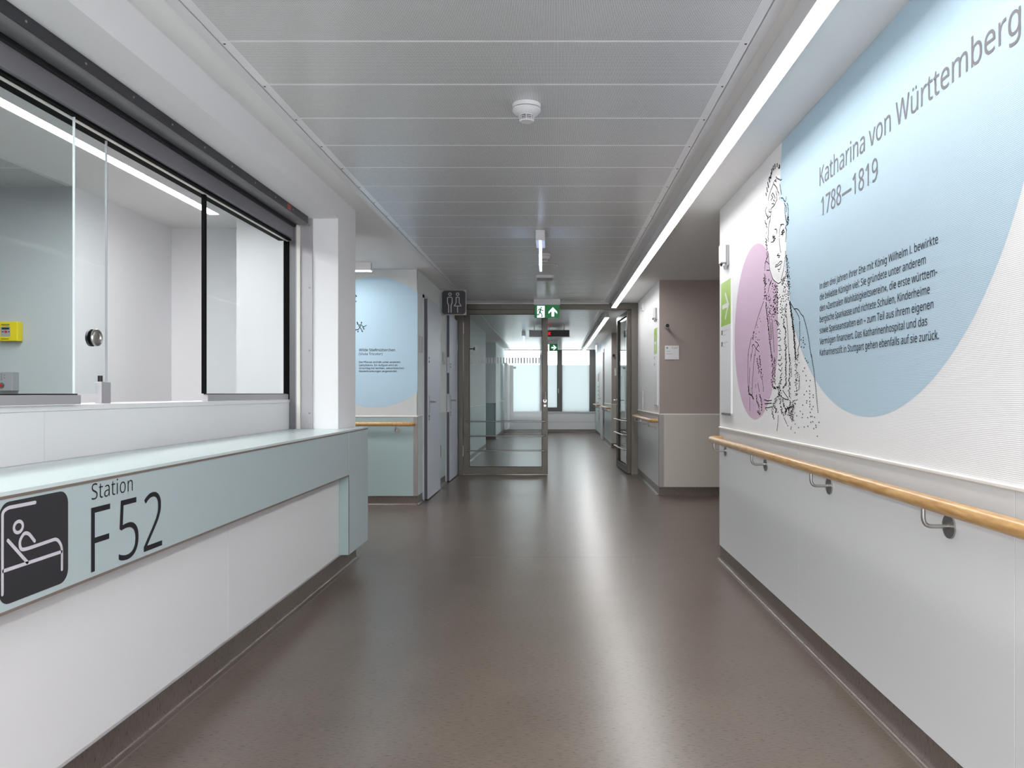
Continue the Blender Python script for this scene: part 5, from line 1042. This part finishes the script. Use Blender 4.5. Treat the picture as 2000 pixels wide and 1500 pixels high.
# ================================================================== HANDRAILS
def handrail_y(label, xw, side, y0, y1, brackets, end_ret=(True, True)):
    """rail along Y; side = direction from wall into the corridor"""
    t = thing('handrail', (xw+side*0.08, (y0+y1)/2, 0.86), label, 'handrail')
    xr = xw+side*0.080; zr = 0.859; P = []
    if end_ret[0]: P.append((xw+side*0.004, y0, zr))
    P += [(xr, y0, zr), (xr, y1, zr)]
    if end_ret[1]: P.append((xw+side*0.004, y1, zr))
    tube('rail', round_path(P, 0.035), 0.0225, M_wood, t, 20, label='beech wood rail')
    for yb in brackets:
        b_ = bmesh.new(); atube(b_, round_path([(xw+side*0.005, yb, 0.783), (xr, yb, 0.783), (xr, yb, 0.84)], 0.028), 0.0065, 10)
        br = fin('bracket', b_, M_steel, t, smooth=True, label='bent steel bracket')
        cyl('wall_rose', (xw+side*0.0005, yb, 0.783), (xw+side*0.0055, yb, 0.783), 0.036, M_steel, br, seg=32)
handrail_y('long beech handrail below the mural on the right wall', 1.180, -1, -2.2, 5.395, (-1.70, -0.70, 0.29, 1.29, 2.29, 3.29, 4.28, 5.285), (True, True))
handrail_y('short beech handrail between the dark niche and the glass door', 1.209, -1, 8.955, 10.97, (9.15, 9.85, 10.75))
handrail_y('handrail beyond the glass door on the right, nearer one', XD-0.008, -1, 16.75, 18.75, (16.95, 17.75, 18.5))
handrail_y('handrail beyond the glass door on the right, by the window', XD-0.008, -1, 20.5, 22.6, (20.7, 21.5, 22.35))
t = thing('handrail', (-2.1, 8.0, 0.86), 'beech handrail under the blue mural in the left alcove', 'handrail')
tube('rail', round_path([(-3.1, 8.079, 0.859), (-3.1, 8.0, 0.859), (-1.475, 8.0, 0.859), (-1.475, 8.079, 0.859)], 0.03), 0.0225, M_wood, t, 20, label='beech wood rail')
for xb in (-1.655, -2.6):
    b_ = bmesh.new(); atube(b_, round_path([(xb, 8.075, 0.783), (xb, 8.0, 0.783), (xb, 8.0, 0.84)], 0.028), 0.0065, 10)
    br = fin('bracket', b_, M_steel, t, smooth=True, label='bent steel bracket')
    cyl('wall_rose', (xb, 8.0795, 0.783), (xb, 8.0745, 0.783), 0.036, M_steel, br, seg=32)

# ================================================================== TOILET DOORS
def toilet_door(n, y0, y1, ajar):
    d = thing('door_%d' % n, (XT, (y0+y1)/2, 0), None, None, kind='structure')
    b_ = bmesh.new(); z = 2.26
    abox(b_, XT-0.004, XT+0.012, y0-0.045, y0, 0, z); abox(b_, XT-0.004, XT+0.012, y1, y1+0.03, 0, z); abox(b_, XT-0.004, XT+0.012, y0-0.045, y1+0.03, z-0.035, z)
    fin('door_frame', b_, M_doorframe, d)
    x1 = XT+0.05
    leaf = box('door_leaf', XT+0.0125, x1, y0+0.003, y1-0.002, 0.012, z-0.04, M_lockgrey, d, 0.002)
    box('leaf_edge', XT+0.0125, x1-0.006, y0-0.004, y0+0.0028, 0.012, z-0.04, M_doordark, d)
    yh = y0+0.075
    box('handle_plate', x1, x1+0.007, yh-0.025, yh+0.025, 0.96, 1.155, M_alu, leaf, 0.002)
    tube('handle', round_path([(x1+0.007, yh, 1.085), (x1+0.055, yh, 1.085), (x1+0.055, yh+0.125, 1.085)], 0.018), 0.0095, M_steel, leaf, 12)
    b2 = bmesh.new()
    b2.free()
    for zz, rr_ in ((0.925, 0.016), (0.89, 0.013), (1.53, 0.015), (1.57, 0.012)): cyl('lock', (x1+0.0005, yh-0.012, zz), (x1+0.006, yh-0.012, zz), rr_, M_shut_mid, leaf)
    for zh in (0.47, 1.87):
        cyl('hinge', (x1-0.002, y1+0.006, zh-0.075), (x1-0.002, y1+0.006, zh+0.075), 0.009, M_steel, d, seg=12)
    if ajar:
        b3 = bmesh.new(); abox(b3, XT+0.018, XT+0.040, y0-0.0055, y0-0.0041, 0.93, 1.17); abox(b3, XT+0.018, XT+0.040, y0-0.0055, y0-0.0041, 1.45, 1.66)
        fin('latch_plate', b3, M_alu, d)
toilet_door(1, 8.455, 9.38, False)
toilet_door(2, 10.215, 11.03, True)
def plate(name, label, x0, x1, y0, y1, z0, z1, m=None):
    t_ = thing(name, ((x0+x1)/2, (y0+y1)/2, z0), label, 'sign'); box('plate', x0, x1, y0, y1, z0, z1, m or M_alu_matt, t_, 0.002); return t_
s1 = plate('door_sign', 'narrow aluminium door sign left of the first toilet door', XT+0.0005, XT+0.018, 8.17, 8.31, 1.62, 1.79)
s2 = plate('door_sign', 'narrow aluminium door sign between the two toilet doors', XT+0.0005, XT+0.018, 9.88, 10.02, 1.56, 1.71)

# ================================================================== GLASS FIRE DOOR
YG = 11.13
fr = thing('door_3', (0, YG, 0), None, None, kind='structure')
b_ = bmesh.new()
abox(b_, -1.4345, -1.317, YG-0.05, YG+0.05, 0, ZC-0.005, 0.002); abox(b_, 1.112, 1.208, YG-0.05, YG+0.05, 0, ZC-0.005, 0.002)
abox(b_, -1.317, 1.112, YG-0.05, YG+0.05, 2.392, ZC-0.005, 0.002)
fin('frame', b_, M_frame, fr)
box('ceiling_trim', -1.43, 0.79, YG-0.058, YG-0.0505, ZC-0.018, ZC-0.004, M_white_pl, fr)
box('frame_seam', -1.382, -1.378, YG-0.0512, YG-0.0502, 0, 2.39, M_dark, fr)
def glass_leaf(name, label, W_, stile, M, bars_side, latch_right=True):
    """leaf built in local coordinates: hinge at u=0, width W_, thickness +-0.03; M = world transform"""
    o = M @ Vector((0, 0, 0)); t = thing(name, o, label, 'door')
    def tb(nm, x0, x1, y0, y1, z0, z1, m, bev=0.0, parent=None, label=None):
        b = bmesh.new(); abox(b, x0, x1, y0, y1, z0, z1, bev); bmesh.ops.transform(b, matrix=M, verts=b.verts); return fin(nm, b, m, parent or t, label=label)
    zt = 2.386; zb = 0.010
    tb('stile', 0.002, stile, -0.03, 0.03, zb, zt, M_frame, 0.002); tb('stile', W_-stile, W_, -0.03, 0.03, zb, zt, M_frame, 0.002)
    tb('top_rail', stile, W_-stile, -0.03, 0.03, zt-0.062, zt, M_frame, 0.001); tb('bottom_rail', stile, W_-stile, -0.03, 0.03, zb, 0.112, M_frame, 0.001)
    tb('glass', stile-0.005, W_-stile+0.005, -0.004, 0.004, 0.105, zt-0.055, M_glass2, 0, None)
    b = bmesh.new()
    for (x0, x1, z0, z1) in ((stile, stile+0.006, 0.112, zt-0.062), (W_-stile-0.006, W_-stile, 0.112, zt-0.062), (stile, W_-stile, 0.112, 0.118), (stile, W_-stile, zt-0.068, zt-0.062)):
        abox(b, x0, x1, -0.012, 0.012, z0, z1)
    bmesh.ops.transform(b, matrix=M, verts=b.verts); fin('gasket', b, M_dark, t)
    b = bmesh.new(); x = stile+0.02
    while x < W_-stile-0.02: abox(b, x, x+0.021, -0.0055, -0.0045, 1.61, 1.697); x += 0.0425
    bmesh.ops.transform(b, matrix=M, verts=b.verts); fin('marking_dashes', b, M_dash, t, kind='stuff', label='row of white safety dashes')
    for sd in bars_side:
        for z in (0.772, 0.564, 0.352):
            b = bmesh.new(); yo = sd*0.075
            atube(b, [M @ Vector(q) for q in round_path([(stile*0.55, sd*0.03, z), (stile*0.55, yo, z), (W_-stile*0.45, yo, z), (W_-stile*0.45, sd*0.03, z)], 0.03)], 0.0095, 10)
            fin('push_bar', b, M_steel, t, smooth=True, label='horizontal steel push bar')
    hx = W_-stile/2
    for sd in (-1, 1):
        b = bmesh.new(); acyl(b, M @ Vector((hx, sd*0.0302, 1.07)), M @ Vector((hx, sd*0.040, 1.07)), 0.026)
        hh = fin('handle', b, M_steel, t, smooth=True)
        b = bmesh.new(); acyl(b, M @ Vector((hx, sd*0.0302, 1.00)), M @ Vector((hx, sd*0.037, 1.00)), 0.017); fin('lock', b, M_steel, t, smooth=True)
        b = bmesh.new(); 
        if latch_right: path = [(hx, sd*0.035, 1.07), (hx, sd*0.075, 1.07), (hx+0.008, sd*0.075, 1.20)]
        else: path = [(hx, sd*0.035, 1.07), (hx, sd*0.078, 1.07), (hx-0.13, sd*0.078, 1.07)]
        atube(b, [M @ Vector(q) for q in round_path(path, 0.02)], 0.0095, 12); fin('lever', b, M_steel, hh, smooth=True)
    for z in (0.35, 2.12):
        b = bmesh.new(); acyl(b, M @ Vector((-0.004, -0.034, z-0.08)), M @ Vector((-0.004, -0.034, z+0.08)), 0.011, seg=12)
        fin('hinge', b, M_alu, t, smooth=True)
    return t
ML = Matrix.Translation((-1.312, YG-0.004, 0))
glass_leaf('glass_door_leaf', 'closed glass door leaf with grey frame and three push bars, left of the passage', 1.219, 0.082, ML, (-1,))
MR = Matrix.Translation((1.094, YG+0.055, 0)) @ Matrix.Rotation(math.radians(93.2), 4, 'Z')
glass_leaf('glass_door_leaf', 'open glass door leaf swung back along the right wall', 1.165, 0.10, MR, (1, -1), False)

# ================================================================== SIGNS AND SMALL FITTINGS ON THE WALLS
def guide_sign(label, x, y0, y1):
    t_ = thing('guide_sign', (x, (y0+y1)/2, 1.03), label, 'sign')
    box('plate', x-0.014, x-0.0005, y0, y1, 1.045, 1.946, M_white_pl, t_, 0.0008)
    box('end_cap', x-0.013, x-0.0005, y0, y1, 1.030, 1.0445, M_alu, t_)
    def G(d): return lambda Y, Zz: Vector((x-0.0143-d, Y, Zz))
    b = bmesh.new(); flat(b, [(y0+0.001, 1.643), (y1-0.001, 1.643), (y1-0.001, 1.945), (y0+0.001, 1.945)], G(0)); fin('green_field', b, M_lime, t_, label='lime green field with white arrow')
    w_ = y1-y0; c = (y0+y1)/2-0.01; b = bmesh.new()
    ribbon(b, [(c+w_*0.36, 1.775), (c-w_*0.2, 1.775)], 0.030, G(0.0005)); ribbon(b, [(c+w_*0.06, 1.856), (c-w_*0.24, 1.775), (c+w_*0.06, 1.694)], 0.026, G(0.0007)); fin('arrow', b, M_white_pl, t_)
    b = bmesh.new()
    for z in (1.60, 1.52):
        flat(b, [(y1-0.05, z-0.016), (y1-0.012, z-0.016), (y1-0.012, z+0.016), (y1-0.05, z+0.016)], G(0.0005))
    fin('icons', b, M_sign_dark, t_, kind='stuff')
    b = bmesh.new()
    for z, l in ((1.607, 0.17), (1.578, 0.09), (1.525, 0.16), (1.50, 0.06)): flat(b, [(y1-0.06-l, z-0.003), (y1-0.06, z-0.003), (y1-0.06, z+0.004), (y1-0.06-l, z+0.004)], G(0.0005))
    fin('small_print', b, M_sign_line, t_, kind='stuff')
guide_sign('tall white guide sign with lime green arrow field at the end of the mural wall', XP, 5.086, 5.38)
guide_sign('lime green and white guide sign near the glass door', 1.209, 8.93, 9.19)
def corridor_lamp(label, x, y):
    t_ = thing('corridor_lamp', (x-0.03, y, 2.05), label, 'signal lamp')
    box('housing', x-0.052, x-0.018, y-0.035, y+0.045, 2.066, 2.19, M_white_pl, t_, 0.004)
    box('back_plate', x-0.0175, x-0.0005, y-0.045, y+0.02, 2.046, 2.185, M_grey_pl, t_, 0.003)
    cyl('foot', (x-0.022, y-0.025, 2.0455), (x-0.022, y-0.025, 2.02), 0.017, M_grey_pl, t_, r1=0.010)
    cyl('lens', (x-0.040, y+0.02, 2.0655), (x-0.040, y+0.02, 2.048), 0.010, M_sign_dark, t_, r1=0.005)
corridor_lamp('white signal lamp above the tall guide sign on the mural wall', XP, 5.235)
corridor_lamp('white signal lamp above the guide sign near the glass door', 1.209, 9.07)
dh = thing('door_magnet', (1.285, 8.86, 1.947), 'round black and steel door holder on the taupe niche wall', 'door holder')
cyl('arm', (1.285, 8.8598, 1.947), (1.285, 8.75, 1.947), 0.015, M_steel, dh); cyl('head', (1.285, 8.7498, 1.947), (1.285, 8.715, 1.947), 0.029, M_steel, dh, seg=28)
cyl('pad', (1.285, 8.7148, 1.947), (1.285, 8.711, 1.947), 0.021, M_black, dh)
dh2 = thing('door_magnet', (-1.465, 13.3, 1.95), 'small black door holder seen through the left glass leaf', 'door holder')
cyl('arm', (-1.4648, 13.3, 1.95), (-1.40, 13.3, 1.95), 0.012, M_black, dh2); cyl('head', (-1.3998, 13.3, 1.95), (-1.37, 13.3, 1.95), 0.030, M_black, dh2)
dh3 = thing('door_magnet', (1.29, 16.60, 1.947), 'door holder on the far taupe wall behind the open leaf', 'door holder')
cyl('arm', (1.275, 16.5998, 1.99), (1.275, 16.49, 1.99), 0.015, M_steel, dh3); cyl('head', (1.275, 16.4898, 1.99), (1.275, 16.455, 1.99), 0.029, M_black, dh3)
def room_sign(label, x0, y, z0, txt):
    t_ = thing('room_sign', (x0+0.08, y, z0), label, 'sign')
    box('plate', x0, x0+0.160, y-0.012, y-0.0005, z0, z0+0.160, M_white_pl, t_, 0.0015)
    b = bmesh.new(); flat(b, circ(x0+0.024, z0+0.134, 0.013, 16), lambda a, c: Vector((a, y-0.0125, c))); fin('blue_dot', b, M_bluetint, t_)
    lettering('lettering', txt, (x0+0.078, y-0.0125, z0+0.124), (1, 0, 0), Zdir, 0.021, 0.068, M_shut_mid, t_, 0)
    b = bmesh.new()
    for z, l in ((0.096, 0.05), (0.066, 0.07), (0.018, 0.014)):
        xx = x0+0.014 if z > 0.03 else x0+0.12
        flat(b, [(xx, z0+z-0.002), (xx+l, z0+z-0.002), (xx+l, z0+z+0.002), (xx, z0+z+0.002)], lambda a, c: Vector((a, y-0.0125, c)))
    fin('small_print', b, M_grey_pl, t_, kind='stuff')
room_sign('square white room sign with blue dot on the taupe niche wall', 1.277, 8.86, 1.568, '5.207')
room_sign('white room sign on the far taupe wall partly behind the open leaf', 1.30, 16.60, 1.56, '5.208')
sw_ = thing('switch_plate', (1.209, 10.6, 0.96), 'white double switch strip beside the glass door', 'switch')
for z in (0.965, 1.047, 1.129): box('switch', 1.198, 1.2085, 10.44, 10.52, z, z+0.079, M_white_pl, sw_, 0.002)
em = thing('emergency_button', (1.209, 10.35, 2.3), 'small white sensor high on the wall beside the glass door', 'sensor')
box('case', 1.18, 1.2085, 10.32, 10.42, 2.29, 2.39, M_white_pl, em, 0.004); cyl('lens', (1.1798, 10.37, 2.33), (1.172, 10.37, 2.33), 0.012, M_grey_pl, em)

# radiator
rd = thing('radiator', (-1.36, 22.1, 0.15), 'tall white vertical radiator by the window behind the glass leaf', 'radiator')
for i in range(9):
    yy = 21.45+i*0.145
    b_ = bmesh.new(); abox(b_, -1.395, -1.30, yy, yy+0.07, 0.22, 1.98, 0.012); fin('column', b_, M_white_pl, rd)
box('header', -1.385, -1.31, 21.45, 22.68, 0.16, 0.2195, M_white_pl, rd, 0.01); box('header', -1.385, -1.31, 21.45, 22.68, 1.9805, 2.03, M_white_pl, rd, 0.01)
box('side_panel', -1.299, -1.20, 22.55, 22.60, 0.2, 2.0, M_white_pl, rd, 0.01)
cyl('valve', (-1.199, 22.57, 1.93), (-1.12, 22.57, 1.93), 0.032, M_grey_pl, rd, label='thermostat valve')
box('wall_bracket', -1.4915, -1.396, 22.0, 22.05, 1.0, 1.05, M_white_pl, rd)
box('wall_bracket', -1.4915, -1.396, 21.5, 21.55, 1.0, 1.05, M_white_pl, rd)

# door and extinguisher cabinet on the far right wall
d4 = thing('door_4', (XD, 19.6, 0), None, None, kind='structure')
b_ = bmesh.new(); abox(b_, XD-0.012, XD-0.0005, 18.92, 19.0, 0, 2.27); abox(b_, XD-0.012, XD-0.0005, 20.25, 20.33, 0, 2.27); abox(b_, XD-0.012, XD-0.0005, 18.92, 20.33, 2.2, 2.27)
fin('door_frame', b_, M_frame, d4)
lf4 = box('door_leaf', XD-0.03, XD-0.0125, 19.02, 20.23, 0.01, 2.19, M_panel, d4, 0.002)
tube('handle', round_path([(XD-0.030, 20.13, 1.05), (XD-0.085, 20.13, 1.05), (XD-0.085, 20.0, 1.05)], 0.02), 0.011, M_steel, lf4)
box('leaf_edge', XD-0.034, XD-0.0302, 19.0, 19.12, 0.01, 2.19, M_frame, d4)
ex = thing('extinguisher_cabinet', (XD, 21.3, 0.42), 'slim white and red extinguisher cabinet sign on the far right wall', 'cabinet')
box('door_panel', XD-0.028, XD-0.0085, 20.95, 21.35, 0.45, 1.76, M_white_pl, ex, 0.003)
b_ = bmesh.new(); abox(b_, XD-0.031, XD-0.0283, 21.0, 21.3, 1.50, 1.72); fin('red_field', b_, M_red, ex, label='red field')
b_ = bmesh.new()
for k in range(7): abox(b_, XD-0.030, XD-0.0283, 21.03, 21.27, 0.68+k*0.11, 0.72+k*0.11)
fin('text_bars', b_, M_taupe, ex, kind='stuff')
box('frame_strip', XD-0.030, XD-0.0283, 20.96, 20.985, 0.46, 1.75, M_red, ex)
es = thing('escape_light', (1.12, 21.5, ZC), 'glowing escape light under the ceiling near the far window', 'light')
box('housing', 1.06, 1.13, 19.9, 20.2, ZC-0.06, ZC-0.0005, M_white_pl, es, 0.002); box('plate', 1.085, 1.105, 19.92, 20.18, ZC-0.22, ZC-0.0605, M_exglow, es)
